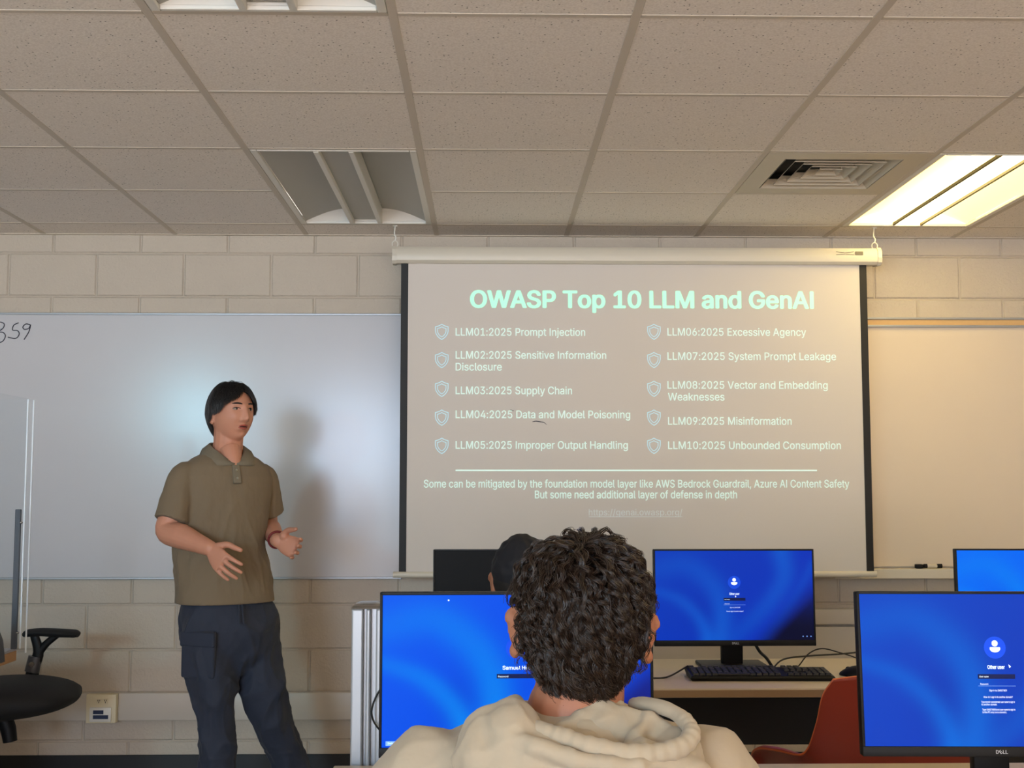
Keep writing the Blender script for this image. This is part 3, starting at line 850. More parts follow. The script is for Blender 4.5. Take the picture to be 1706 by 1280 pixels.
add_box(bm, (p.x, p.y, TRAY_Z + 0.010), (0.034, 0.03, 0.019), 0.004)
tag(obj('eraser', bm, M_plastic, smooth=True), 'small black eraser on the tray of the right whiteboard', 'eraser')
p = at(1554, 943, WY - 0.045)
t = thing('marker', 'black and white marker pen lying on the whiteboard tray', 'marker', (p.x, p.y, TRAY_Z + 0.011))
bm = bmesh.new()
add_cyl(bm, (-0.005, 0, 0), 0.009, 0.05, 16, rot=(0, PI / 2, 0))
obj('barrel', bm, mat('marker_white', (210, 200, 180), 0.5), t, smooth=True)
for s, ln in ((-1, 0.014), (1, 0.024)):
    bm = bmesh.new()
    add_cyl(bm, (-0.034 if s < 0 else 0.03, 0, 0), 0.0098, ln, 16, rot=(0, PI / 2, 0))
    obj('cap', bm, M_plastic, t, smooth=True)

# ------------------------------------------------------------------ projection screen
SY = 5.42
sz_t, sz_b = px_z(439, SY), px_z(953, SY)
sxl, sxr = px_x(666.5, 700, SY), px_x(1449, 700, SY)
hx0, hx1 = px_x(655, 425, SY - 0.02), px_x(1466, 425, SY - 0.02)
hz0, hz1 = px_z(438.5, SY - 0.03), px_z(411, SY - 0.03)
t = thing('projection_screen', 'pull-down projection screen showing the slide, hung from the ceiling', 'projection screen', ((sxl + sxr) / 2, SY, sz_b))
bm = bmesh.new()
hh = hz1 - hz0
prof = [(-0.036, 0.15), (-0.04, 0.4), (-0.036, 0.78), (-0.022, 1.0), (0.03, 1.0), (0.04, 0.9), (0.04, 0.05), (-0.02, 0.0)]
add_loft(bm, [[Vector((x, SY + dy, hz0 + u * hh)) for dy, u in prof] for x in (hx0 + 0.012, hx1 - 0.012)])
hous = obj('housing', bm, M_housing, t, world=True, smooth=True, angle=35)
for x in (hx0 + 0.006, hx1 - 0.006):
    bm = bmesh.new()
    add_loft(bm, [[Vector((xx, SY + dy * 1.08, hz0 - 0.003 + u * (hh + 0.006))) for dy, u in prof] for xx in (x - 0.009, x + 0.009)])
    obj('end_cap', bm, M_housing, t, world=True)
bm = bmesh.new()
a, b = at(1425, 422, SY - 0.041), at(1438, 422, SY - 0.041)
add_box(bm, ((a.x + b.x) / 2, SY - 0.0405, a.z), (b.x - a.x, 0.003, 0.016), 0.001)
lab = obj('housing_badge', bm, mat('badge_grey', (120, 112, 96), 0.5), t, world=True)
bm = bmesh.new()
for dz in (-0.007, 0.007):
    a, b = at(1393, 422, SY - 0.041), at(1423, 422, SY - 0.041)
    add_tube(bm, [(a.x, SY - 0.040, a.z + dz), ((a.x + b.x) / 2, SY - 0.0405, a.z + dz * 0.4), (b.x, SY - 0.040, a.z + dz)], 0.0009, 6)
obj('housing_sticker', bm, M_socket, t, world=True)
bm = bmesh.new()
add_box(bm, ((sxl + sxr) / 2, SY, (sz_t + sz_b) / 2), (sxr - sxl, 0.003, sz_t - sz_b + 0.02))
obj('screen_cloth', bm, M_screen, t, world=True)
for x0_, x1_ in ((px_x(666.5, 700, SY), px_x(678.5, 700, SY)), (px_x(1437.5, 700, SY), px_x(1449.5, 700, SY))):
    bm = bmesh.new()
    add_box(bm, ((x0_ + x1_) / 2, SY - 0.0005, (sz_t + sz_b) / 2), (x1_ - x0_, 0.0045, sz_t - sz_b + 0.012))
    obj('black_border', bm, M_black, t, world=True)
bm = bmesh.new()
za = px_z(957.5, SY)
bxa, bxb = px_x(655, 957, SY), px_x(1460, 957, SY)
add_tube(bm, [(bxa, SY, za), (bxb, SY, za)], 0.0135, 16)
obj('bottom_bar', bm, M_housing, t, world=True, smooth=True)
for hx in (658, 1457.5):
    bm = bmesh.new()
    x = px_x(hx, 405, SY - 0.01)
    ring = [(x + 0.013 * math.cos(a), SY - 0.005, hz1 + 0.014 + 0.016 * math.sin(a)) for a in [2 * PI * k / 16 for k in range(16)]]
    add_tube(bm, ring, 0.0026, 6, closed=True, up=(0, 1, 0))
    add_tube(bm, [(x, SY - 0.005, hz1 + 0.030), (x + 0.004, SY - 0.005, hz1 + 0.045), (x - 0.003, SY - 0.005, hz1 + 0.06), (x, SY - 0.005, CZ)],
             [0.003, 0.004, 0.0035, 0.0022], 6, smooth=4)
    add_box(bm, (x, SY - 0.005, CZ + 0.0005), (0.02, 0.02, 0.003))
    obj('hook', bm, M_white_metal, t, world=True, smooth=True)
# projected slide
TY = SY - 0.0026


def slide_text(bm, s, x0, x1, base, cap, bold=0.0):
    mid = (x0 + x1) / 2
    a, b = at(x0, base, TY), at(x1, base, TY)
    text_on(bm, s, a.x, b.x, (a.z + b.z) / 2, cap / F * 5.45, TY, bold)


bm = bmesh.new()
slide_text(bm, 'OWASP Top 10 LLM and GenAI', 783, 1356, 513, 28, 0.028)
obj('slide_title', bm, M_title, t, world=True)
for lines in ((('LLM01:2025 Prompt Injection', 759, 975, 559.5),),
              (('LLM02:2025 Sensitive Information', 759, 1010, 598), ('Disclosure', 759, 836, 617.5)),
              (('LLM03:2025 Supply Chain', 759, 953, 657),),
              (('LLM04:2025 Data and Model Poisoning', 759, 1050, 697),),
              (('LLM05:2025 Improper Output Handling', 759, 1046, 748),),
              (('LLM06:2025 Excessive Agency', 1112, 1343, 559.5),),
              (('LLM07:2025 System Prompt Leakage', 1112, 1393, 600),),
              (('LLM08:2025 Vector and Embedding', 1112, 1379, 648), ('Weaknesses', 1113, 1207, 667.5)),
              (('LLM09:2025 Misinformation', 1113, 1319, 708),),
              (('LLM10:2025 Unbounded Consumption', 1113, 1401, 748.5),),
              (('Some can be mitigated by the foundation model layer like AWS Bedrock Guardrail, Azure AI Content Safety', 706, 1415, 812.5),
               ('But some need additional layer of defense in depth', 891, 1228, 830.5))):
    bm = bmesh.new()
    for s, x0_, x1_, base in lines:
        slide_text(bm, s, x0_, x1_, base, 12.6, 0.006)
    obj('slide_text', bm, M_slide, t, world=True)
bm = bmesh.new()
slide_text(bm, 'https://genai.owasp.org/', 981, 1137, 859, 10.5)
a, b = at(981, 861.5, TY), at(1137, 861.5, TY)
add_box(bm, ((a.x + b.x) / 2, TY, a.z), (b.x - a.x, 0.001, 0.0028))
obj('slide_link', bm, M_link, t, world=True)
bm = bmesh.new()
a, b = at(759, 784, TY), at(1361, 784, TY)
add_box(bm, ((a.x + b.x) / 2, TY, (a.z + b.z) / 2), (b.x - a.x, 0.001, 0.0062))
obj('slide_rule', bm, M_slide, t, world=True)


def shield_pts(cx, cz, w_, h_):
    half = [(0, 1.0), (0.35, 0.82), (0.7, 0.72), (1.0, 0.66), (1.0, 0.1), (0.9, -0.25), (0.62, -0.62), (0.3, -0.86), (0, -1.0)]
    pts = [(x, z) for x, z in half] + [(-x, z) for x, z in half[-2:0:-1]]
    return [Vector((cx + x * w_, TY, cz + z * h_)) for x, z in pts]


for sx_ in (736, 1089.5):
    for sy_ in (553, 600, 648, 696, 743):
        p = at(sx_, sy_, TY)
        bm = bmesh.new()
        for q, rr in ((1.0, 0.0016), (0.66, 0.0014)):
            pts = shield_pts(p.x, p.z, 0.0285 * q, 0.0345 * q)
            L = len(pts)
            for i in range(L):
                u, v = pts[i], pts[(i + 1) % L]
                d = (v - u).normalized()
                nn = Vector((d.z, 0, -d.x)) * rr
                e = d * rr * 0.5
                bm.faces.new([bm.verts.new(c) for c in (u - nn - e, v - nn + e, v + nn + e, u + nn - e)])
        obj('shield_icon', bm, M_shield, t, world=True)
bm = bmesh.new()
add_tube(bm, [at(x, y, TY) for x, y in ((887, 703), (893, 702), (900, 703), (906, 704), (911, 708))], [0.001, 0.0022, 0.002, 0.0016, 0.0006], 5, smooth=3)
obj('scuff_mark', bm, M_ink, t, world=True)
bm = bmesh.new()
add_tube(bm, [at(x, y, TY) for x, y in ((850, 683), (853, 684), (856, 685))], 0.001, 5)
obj('scuff_mark', bm, M_ink, t, world=True)

# ------------------------------------------------------------------ wall raceways and outlet
rz0, rz1 = px_z(1199, WY - 0.05), px_z(1153, WY - 0.05)
bm = bmesh.new()
add_box(bm, ((XL + 3.9) / 2, WY - 0.026, (rz0 + rz1) / 2), (3.9 - XL, 0.046, rz1 - rz0), 0.006, 2)
tag(obj('cable_raceway', bm, M_raceway, smooth=True), 'long painted cable raceway low on the block wall behind the presenter', 'cable raceway')
bm = bmesh.new()
uz0, uz1 = px_z(1041, WY - 0.05, 1395), px_z(1015, WY - 0.05, 1395)
t = thing('wall_raceway', 'beige raceway on the wall under the projection screen, behind the middle monitors', 'cable raceway', (1.5, WY, uz0))
add_box(bm, (1.9, WY - 0.025, (uz0 + uz1) / 2), (4.0, 0.044, uz1 - uz0), 0.005, 2)
obj('channel', bm, M_raceway, t, world=True, smooth=True)
bm = bmesh.new()
add_box(bm, (1.9, WY - 0.014, uz0 - 0.012 - 0.13), (4.0, 0.022, 0.26), 0.004, 2)
obj('lower_cover', bm, M_raceway, t, world=True, smooth=True)
OY = WY - 0.05
a, b = at(147, 1203, OY), at(198, 1155, OY)
cx, cz, ow, oh = (a.x + b.x) / 2, (a.z + b.z) / 2, b.x - a.x, b.z - a.z
t = thing('outlet_box', 'ivory outlet box with two sockets and blue data jacks on the raceway', 'outlet', (cx, OY - 0.002, cz))
bm = bmesh.new()
add_box(bm, (0, -0.018, 0), (ow, 0.036, oh), 0.004, 2)
obj('box', bm, M_ivory, t, smooth=True)
bm = bmesh.new()
add_box(bm, (0, -0.04, -oh * 0.19), (ow * 0.72, 0.01, oh * 0.5), 0.003, 2)
pl = obj('data_plate', bm, M_white_metal, t, smooth=True)
for zz, ww, xx in ((-0.10, 0.34, -0.06), (-0.27, 0.5, 0.02)):
    bm = bmesh.new()
    add_box(bm, (ow * xx, -0.0465, oh * zz), (ow * ww, 0.004, oh * 0.13))
    obj('jack', bm, M_jack, pl)
for s in (-1, 1):
    bm = bmesh.new()
    cxs = s * ow * 0.11 + ow * 0.04
    add_box(bm, (cxs, -0.0375, oh * 0.27), (ow * 0.17, 0.004, oh * 0.17), 0.0015, 2)
    so = obj('socket', bm, M_ivory, t)
    bm = bmesh.new()
    for dx, dz in ((-0.004, 0.003), (0.004, 0.003), (0, -0.005)):
        add_box(bm, (cxs + dx, -0.0398, oh * 0.27 + dz), (0.0026, 0.002, 0.007))
    obj('slot', bm, M_socket, so)

# ------------------------------------------------------------------ desks
DZ = 0.737


def desk(name, label, x0, x1, y0, y1, modesty):
    t = thing(name, label, 'desk', ((x0 + x1) / 2, (y0 + y1) / 2, 0))
    bm = bmesh.new()
    add_box(bm, ((x0 + x1) / 2, (y0 + y1) / 2, DZ - 0.014), (x1 - x0, y1 - y0, 0.028), 0.003, 2)
    obj('desktop', bm, M_desk, t, world=True, smooth=True)
    bm = bmesh.new()
    add_box(bm, ((x0 + x1) / 2, y0 - 0.0015, DZ - 0.0155), (x1 - x0 - 0.004, 0.004, 0.021))
    obj('edge_band', bm, M_deskedge, t, world=True)
    if modesty:
        bm = bmesh.new()
        add_box(bm, ((x0 + x1) / 2, modesty, DZ - 0.028 - 0.127), (x1 - x0 - 0.1, 0.018, 0.25))
        obj('modesty_panel', bm, M_dark_panel, t, world=True)
    for x in (x0 + 0.08, (x0 + x1) / 2, x1 - 0.08):
        bm = bmesh.new()
        add_box(bm, (x, (y0 + y1) / 2 + 0.12, DZ / 2 - 0.01), (0.05, 0.05, DZ - 0.036))
        add_box(bm, (x, (y0 + y1) / 2 + 0.02, 0.015), (0.06, y1 - y0 - 0.1, 0.03), 0.004)
        obj('leg', bm, M_dark_panel, t, world=True)
    return t


desk('computer_desk', 'long beige desk holding the keyboard, under the projection screen', -0.27, 2.95, 3.68, 4.31, 4.24)
desk('computer_desk', 'front row desk whose rear edge shows along the bottom of the photo', px_x(556, 1277, 2.69), 2.6, 1.98, 2.69, 2.6)
# two small dark chips on the desk are part of its wear
# aluminium service pole behind the front desk
PY = 2.76
a = at(589, 1012, PY)
b = at(642, 1012, PY)
t = thing('service_pole', 'grooved aluminium service pole behind the left edge of the bright blue monitor', 'pole', ((a.x + b.x) / 2, PY, 0))
pw = b.x - a.x
bm = bmesh.new()
for x0_, x1_, dy in ((-0.5, -0.13, 0), (-0.13, -0.05, 0.014), (-0.05, 0.10, 0.002), (0.10, 0.26, 0.016), (0.26, 0.5, 0)):
    add_box(bm, ((x0_ + x1_) / 2 * pw, dy, a.z / 2), ((x1_ - x0_) * pw, 0.08, a.z), 0.0 if dy > 0.01 else 0.004)
obj('shaft', bm, M_alu, t)
bm = bmesh.new()
rings = []
for u in range(5):
    q = math.cos(u / 4 * PI / 2 * 0.9)
    rings.append([Vector((pw * 0.52 * c * q, 0.043 * s * q, a.z + 0.013 * math.sin(u / 4 * PI / 2))) for c, s in ((-1, -1), (1, -1), (1, 1), (-1, 1))])
add_loft(bm, rings)
obj('cap', bm, M_steel, t, smooth=True)
bm = bmesh.new()
add_tube(bm, [at(x, y, PY - 0.055) for x, y in ((640, 1140), (627, 1160), (619, 1185), (624, 1205), (640, 1225))], 0.0022, 8, smooth=5)
tag(obj('cable', bm, M_cable, smooth=True), 'thin black cable looping beside the aluminium pole', 'cable')

# ------------------------------------------------------------------ monitors
MW, MH, MB = 0.538, 0.318, 0.076      # panel width, height, gap below it


def wallpaper(w_, h_, y, tone):
    """display surface: a grid with the picture in its colour attribute"""
    nx, nz = 120, 68
    verts, faces, cols = [], [], []
    for j in range(nz + 1):
        for i in range(nx + 1):
            verts.append((-w_ / 2 + w_ * i / nx, y, h_ * j / nz))
    for j in range(nz):
        for i in range(nx):
            a_ = j * (nx + 1) + i
            faces.append((a_, a_ + 1, a_ + nx + 2, a_ + nx + 1))
    me = bpy.data.meshes.new('display')
    me.from_pydata(verts, [], faces)
    U, V = np.meshgrid(np.linspace(0, 1, nx + 1), np.linspace(0, 1, nz + 1))

    def band(pts, wd_a, wd_b, one_sided=0.0):
        P = np.array([(q.x, q.y) for q in smooth_path([(x, y_, 0) for x, y_ in pts], 16)])
        D = np.full(U.shape, 9.0)
        S = np.zeros(U.shape)
        T = np.zeros(U.shape)
        for k_ in range(len(P) - 1):
            d = P[k_ + 1] - P[k_]
            l2 = (d ** 2).sum() + 1e-12
            tt = np.clip(((U - P[k_, 0]) * d[0] + (V - P[k_, 1]) * d[1]) / l2, 0, 1)
            ex, ey = U - (P[k_, 0] + tt * d[0]), V - (P[k_, 1] + tt * d[1])
            dd = np.hypot(ex * 1.5, ey)
            cr = d[0] * ey - d[1] * ex
            m_ = dd < D
            D = np.where(m_, dd, D)
            S = np.where(m_, np.sign(cr), S)
            T = np.where(m_, (k_ + tt) / (len(P) - 1), T)
        wd = wd_a + (wd_b - wd_a) * T
        wd = np.where(S > 0, wd * (1 + one_sided), wd)
        return np.exp(-(D / wd) ** 2) * (0.35 + 0.65 * T)

    base, mid_, hi, dark = [np.array(lin(c)) for c in tone]
    C = np.zeros((*U.shape, 3))
    g = np.clip(1.05 - 0.55 * U - 0.25 * (1 - V), 0, 1)[..., None]
    C[:] = base * (1 - g) + mid_ * g
    b1 = band([(-0.02, 0.78), (0.18, 0.84), (0.32, 0.70), (0.395, 0.50), (0.42, 0.25), (0.40, -0.03)], 0.13, 0.10)
    b2 = band([(-0.02, 0.56), (0.14, 0.46), (0.25, 0.30), (0.315, 0.10), (0.33, -0.03)], 0.06, 0.085)
    b3 = band([(0.45, -0.05), (0.60, 0.20), (0.74, 0.46), (0.82, 0.72), (0.80, 1.02)], 0.09, 0.10)
    b4 = band([(0.70, 0.0), (0.82, 0.3), (0.93, 0.6), (1.0, 0.85)], 0.06, 0.05)
    for bb, q in ((b1, 0.75), (b2, 0.9), (b3, 0.7), (b4, 0.3)):
        bb = (bb * q)[..., None]
        C = C * (1 - bb) + hi * bb
    dk = np.clip((U - 0.58 - V * 0.52) * 5.0, 0, 1) * np.clip(1.1 - V * 0.9, 0, 1)
    dk = (dk * dk * (3 - 2 * dk))[..., None]
    C = C * (1 - dk) + dark * dk
    dl = (np.exp(-((U - 0.30) / 0.10) ** 2 - ((V - 0.28) / 0.24) ** 2) * 0.35 * (1 - b2) * (1 - b1))[..., None]
    C = C * (1 - dl) + base * 0.8 * dl
    ca = me.color_attributes.new('picture', 'FLOAT_COLOR', 'POINT')
    ca.data.foreach_set('color', np.concatenate([C.reshape(-1, 3), np.ones((C.size // 3, 1))], 1).astype(np.float32).ravel())
    return me


def display_mat():
    m = bpy.data.materials.new('lit_display')
    m.use_nodes = True
    nt = m.node_tree
    b = nt.nodes['Principled BSDF']
    b.inputs['Base Color'].default_value = (0.004, 0.004, 0.005, 1)
    b.inputs['Roughness'].default_value = 0.5
    b.inputs['Specular IOR Level'].default_value = 0.06
    a_ = nt.nodes.new('ShaderNodeAttribute')
    a_.attribute_name = 'picture'
    nt.links.new(a_.outputs['Color'], b.inputs['Emission Color'])
    b.inputs['Emission Strength'].default_value = 1.0
    return m


M_display = display_mat()
TONE_MID = ((10, 44, 186), (8, 60, 190), (16, 96, 214), (10, 12, 44))
TONE_FRONT = ((0, 58, 226), (0, 92, 250), (0, 150, 255), (20, 26, 120))
TONE_RIGHT = ((12, 44, 182), (12, 74, 206), (4, 114, 232), (10, 22, 84))
TONE_BACK = ((0, 90, 246), (0, 112, 255), (0, 140, 255), (0, 60, 190))


def avatar(bm, cx_, cz_, s, y):
    for k in range(28):
        a0, a1 = 2 * PI * k / 28, 2 * PI * (k + 1) / 28
        bm.faces.new([bm.verts.new(v) for v in ((cx_, y, cz_ + 0.42 * s), (cx_ + 0.27 * s * math.cos(a0), y, cz_ + 0.42 * s + 0.27 * s * math.sin(a0)),
                                                (cx_ + 0.27 * s * math.cos(a1), y, cz_ + 0.42 * s + 0.27 * s * math.sin(a1)))])
    top = cz_ + 0.08 * s
    pts = [(-0.42, 0), (-0.47, -0.06), (-0.46, -0.2), (-0.36, -0.34), (-0.18, -0.43), (0, -0.45), (0.18, -0.43), (0.36, -0.34), (0.46, -0.2), (0.47, -0.06), (0.42, 0)]
    bm.faces.new([bm.verts.new((cx_ + x * s, y, top + z * s)) for x, z in pts])


def disc(bm, cx_, cz_, r, y, n=32):
    bm.faces.new([bm.verts.new((cx_ + r * math.cos(2 * PI * k / n), y, cz_ + r * math.sin(2 * PI * k / n))) for k in range(n)])


def monitor(label, loc, rz, tone, kind, tilt=0.0):
    t = thing('monitor', label, 'monitor', loc, rz, 'desktop monitors')
    Rt = Euler((-tilt, 0, 0)).to_matrix()
    piv = Vector((0, 0, MB))

    def tl(bm):
        for v in bm.verts:
            v.co = piv + Rt @ (v.co - piv)
        return bm

    zc = MB + MH / 2
    bz, bb = 0.0055, 0.019
    bm = bmesh.new()
    add_box(bm, (0, 0.012, zc), (MW, 0.022, MH), 0.003, 2)
    add_box(bm, (0, 0.034, zc - 0.02), (MW * 0.62, 0.026, MH * 0.62), 0.01, 2)
    for s in (-1, 1):
        add_box(bm, (s * (MW / 2 - bz / 2), 0.0, zc), (bz, 0.008, MH), 0.001)
    add_box(bm, (0, 0.0, MB + MH - bz / 2), (MW, 0.008, bz), 0.001)
    add_box(bm, (0, -0.0005, MB + bb / 2), (MW, 0.010, bb), 0.001)
    body = obj('bezel', tl(bm), M_plastic, t, smooth=True)
    dw, dh = MW - 2 * bz, MH - bz - bb
    me = wallpaper(dw, dh, -0.0005, tone) if tone else None
    if me is None:
        bm = bmesh.new()
        add_box(bm, (0, 0.0005, MB + bb + dh / 2), (dw, 0.002, dh))
        obj('screen', tl(bm), M_off, t)
    else:
        me.transform(Matrix.Translation((0, 0, MB + bb)))
        me.transform(Matrix.Translation(piv) @ Rt.to_4x4() @ Matrix.Translation(-piv))
        scr = link('screen', me, M_display, t)

        def P(u, v):
            return (u - 0.5) * dw, MB + bb + v * dh

        y = -0.0014
        ux, uz = P(0.5, 0.645)
        bm = bmesh.new()
        disc(bm, ux, uz, 0.0215, y + 0.0004)
        obj('avatar_halo', tl(bm), M_ui_halo, scr)
        bm = bmesh.new()
        avatar(bm, ux, uz - 0.001, 0.022, y)
        obj('user_icon', tl(bm), M_ui, scr)
        bm = bmesh.new()
        fld = bmesh.new()
        dim = bmesh.new()
        def line(*a_):
            lb = bmesh.new()
            text_on(lb, *a_)
            obj('screen_text', tl(lb), M_ui, scr)

        if kind == 'named':
            line('Samuel Hea', P(0.447, 0)[0], P(0.553, 0)[0], P(0, 0.505)[1], 0.0072, y, 0.012)
            x, z = P(0.5, 0.462)
            add_box(fld, (x, y + 0.0004, z), (0.079, 0.0004, 0.0085))
            line('Password', P(0.430, 0)[0], P(0.468, 0)[0], P(0, 0.454)[1], 0.0035, y)
            x, z = P(0.047, 0.026)
            add_box(dim, (x, y + 0.0004, z), (0.034, 0.0004, 0.0085))
            line('Switch user', P(0.022, 0)[0], P(0.072, 0)[0], P(0, 0.021)[1], 0.0038, y)
            x, z = P(0.245, 0.965)
            disc(bm, x, z, 0.0016, y)
            obj('mouse_pointer', tl(bm), M_ui, scr)
        else:
            line('Other user', P(0.468, 0)[0], P(0.532, 0)[0], P(0, 0.505)[1], 0.0072, y, 0.012)
            x, z = P(0.5, 0.455)
            add_box(fld, (x, y + 0.0004, z), (0.073, 0.0004, 0.009))
            line('User name', P(0.436, 0)[0], P(0.470, 0)[0], P(0, 0.449)[1], 0.0033, y)
            line('Password', P(0.438, 0)[0], P(0.467, 0)[0], P(0, 0.400)[1], 0.0033, y)
            x, z = P(0.5, 0.393)
            add_box(dim, (x, y + 0.0004, z), (0.073, 0.0004, 0.0007))
            line('Sign in to: GARSTNER', P(0.470, 0)[0], P(0.535, 0)[0], P(0, 0.358)[1], 0.0036, y)
            line('How do I sign in to another domain?', P(0.448, 0)[0], P(0.555, 0)[0], P(0, 0.315)[1], 0.0036, y)
            if kind == 'long':
                line('Type domain name\\domain user name to sign in', P(0.438, 0)[0], P(0.562, 0)[0], P(0, 0.283)[1], 0.0036, y)
                line('to another domain.', P(0.438, 0)[0], P(0.496, 0)[0], P(0, 0.266)[1], 0.0036, y)
                line('Type GARSTNER\\local user name to sign in', P(0.440, 0)[0], P(0.562, 0)[0], P(0, 0.233)[1], 0.0036, y)
                line('to this PC only (not a domain).', P(0.440, 0)[0], P(0.53, 0)[0], P(0, 0.216)[1], 0.0036, y)
            for u in (0.93, 0.955, 0.98):
                x, z = P(u, 0.04)
                tb_ = bmesh.new()
                disc(tb_, x, z, 0.002, y, 10)
                obj('tray_icon', tl(tb_), M_ui_dim, scr)
            x, z = P(0.503 if kind == 'short' else 0.547, 0.50 if kind == 'short' else 0.535)
            bm.faces.new([bm.verts.new(v) for v in ((x, y - 0.0002, z), (x + 0.0045, y - 0.0002, z - 0.0045), (x + 0.001, y - 0.0002, z - 0.007))])
            obj('mouse_pointer', tl(bm), M_ui, scr)
        obj('text_field', tl(fld), M_ui_field, scr)
        obj('field_line', tl(dim), M_ui_dim, scr)
    bm = bmesh.new()
    text_on(bm, 'D', -0.0115, -0.0062, MB + 0.0062, 0.0066, -0.0062, 0.02)
    text_on(bm, 'LL', 0.0018, 0.0115, MB + 0.0062, 0.0066, -0.0062, 0.02)
    e = bmesh.new()
    text_on(e, 'E', -0.0022, 0.0022, -0.0033, 0.0066, 0, 0.02)
    merge(bm, e, Matrix.Translation((-0.0022, -0.0062, MB + 0.0095)) @ Matrix.Rotation(-0.6, 4, 'Y'))
    obj('logo', tl(bm), M_logo, body)
    bm = bmesh.new()
    add_box(bm, (0, 0.062, 0.125), (0.072, 0.03, 0.235), 0.006, 2)
    obj('stand_neck', bm, M_plastic, t, smooth=True)
    bm = bmesh.new()
    add_box(bm, (0, 0.055, 0.006), (0.22, 0.17, 0.012), 0.004, 2)
    obj('stand_base', bm, M_plastic, t, smooth=True)
    return t


def mon_loc(pxc, Y):
    return (px_x(pxc, 1000, Y), Y, DZ)


monitor('bright blue monitor directly in front of the curly-haired person', mon_loc(861, 2.42), math.radians(0.8), TONE_FRONT, 'named')
monitor('large blue monitor at the right edge, in front of the orange chair', mon_loc(1659, 2.40), math.radians(-2.0), TONE_RIGHT, 'long', math.radians(4))
monitor('switched-off black monitor left of the curly-haired head', mon_loc(857, 4.06), 0, None, '')
monitor('blue monitor standing behind the black keyboard', mon_loc(1224, 4.06), math.radians(0.5), TONE_MID, 'short', math.radians(1.5))
monitor('vivid blue monitor at the right edge, farther back', mon_loc(1730, 4.06), math.radians(-2.5), TONE_BACK, 'short', math.radians(2))

# keyboard
kc = at(1264, 1113, 3.87)
t = thing('keyboard', 'black keyboard lying on the desk below the middle blue monitor', 'keyboard', (kc.x, 3.87, DZ), math.radians(-1.0))
bm = bmesh.new()
KW, KD = 0.450, 0.135
rings = []
for z, ins in ((0, 0.006), (0.010, 0.0), (0.016, 0.004)):
    rings.append([Vector((sx * (KW / 2 - ins), sy * (KD / 2 - ins), z + (0.010 if sy > 0 and z > 0 else 0))) for sx, sy in ((-1, -1), (1, -1), (1, 1), (-1, 1))])
add_loft(bm, rings)
obj('base', bm, M_plastic, t)
kb = bmesh.new()
add_loft(kb, [[Vector((sx * a_, sy * b_, z)) for sx, sy in ((-1, -1), (1, -1), (1, 1), (-1, 1))] for a_, b_, z in ((0.0085, 0.0085, 0), (0.0066, 0.0070, 0.007))])
keyme = bpy.data.meshes.new('key')
kb.to_mesh(keyme)
kb.free()
keyme.materials.append(M_key)
ks = 0.0192
for r in range(6):
    yy = -KD / 2 + 0.017 + r * 0.0192 + (0.004 if r == 5 else 0)
    zz = 0.0165 + 0.010 * (yy + KD / 2) / KD
    for c_ in range(22):
        xx = -KW / 2 + 0.019 + c_ * 0.0196
        if c_ in (14, 18) and r in (2, 5):
            continue
        if c_ == 14 or (r in (2,) and 15 <= c_ <= 17) or (r == 1 and c_ in (15, 17)) or (r == 5 and c_ in (1, 18, 19, 20, 21)):
            continue
        if r == 0 and c_ in (4, 5, 6, 7, 8):
            continue
        ko = link('key', keyme, None, t)
        ko.location = (xx, yy, zz)
bm = bmesh.new()
add_box(bm, (-KW / 2 + 0.019 + 6 * 0.0196, -KD / 2 + 0.017, 0.0205), (0.10, 0.015, 0.007), 0.001)
obj('space_bar', bm, M_key, t)
# mouse
mc = at(1428, 1112, 3.9)
t = thing('mouse', 'black mouse on the desk, partly behind the large right monitor', 'mouse', (mc.x, 3.9, DZ), 0.9)
bm = bmesh.new()
rings = []
for k in range(13):
    u = k / 12
    yv = -0.056 + 0.112 * u
    wv = 0.032 * math.sin(PI * min(max(u * 0.94 + 0.03, 0), 1)) ** 0.45
    hv = 0.036 * (math.sin(PI * (u * 0.92 + 0.04)) ** 0.6) * (0.75 + 0.3 * (1 - u))
    rings.append([Vector((wv * math.cos(a_), yv, max(0.001, 0.002 + hv * max(0, math.sin(a_))))) for a_ in [PI * q / 12 for q in range(13)]] + [Vector((-wv * 0.5, yv, 0.0)), Vector((wv * 0.5, yv, 0.0))])
add_loft(bm, rings)
obj('shell', bm, M_plastic, t, smooth=True)
bm = bmesh.new()
add_cyl(bm, (0, 0.03, 0.0205), 0.008, 0.006, 16, rot=(0, PI / 2, 0))
obj('scroll_wheel', bm, M_key, t, smooth=True)

# cables on the middle desk


def cable(label, pts, r):
    bm = bmesh.new()
    add_tube(bm, pts, r, 8, smooth=6)
    return tag(obj('cable', bm, M_cable, smooth=True), label, 'cable')


cable('thick black cable dropping from the middle blue monitor to the desk', [at(1252, 1062, 4.125), at(1265, 1085, 4.12), at(1277, 1097, 4.08), (at(1288, 1106, 4.04).x, 4.04, DZ + 0.006)], 0.0052)
cable('black keyboard cable running left from the keyboard', [(at(1070, 1119, 3.86).x, 3.86, DZ + 0.004), (at(1110, 1119, 3.87).x, 3.87, DZ + 0.004), at(1146, 1110, 3.93)], 0.0028)
cable('black cable running from behind the keyboard to the right monitor', [(at(1284, 1106, 3.99).x, 3.99, DZ + 0.004), at(1305, 1099, 4.0), at(1350, 1093, 4.02), at(1400, 1090, 4.02), at(1436, 1086, 4.02)], 0.0028)
cable('thin mouse cable arching above the desk beside the mouse', [(at(1330, 1100, 4.1).x, 4.1, DZ + 0.003), at(1348, 1089, 4.08), at(1370, 1081, 4.05), at(1400, 1088, 4.0), at(1425, 1096, 3.97), at(1440, 1104, 3.95)], 0.0022)

# ------------------------------------------------------------------ orange shell chairs


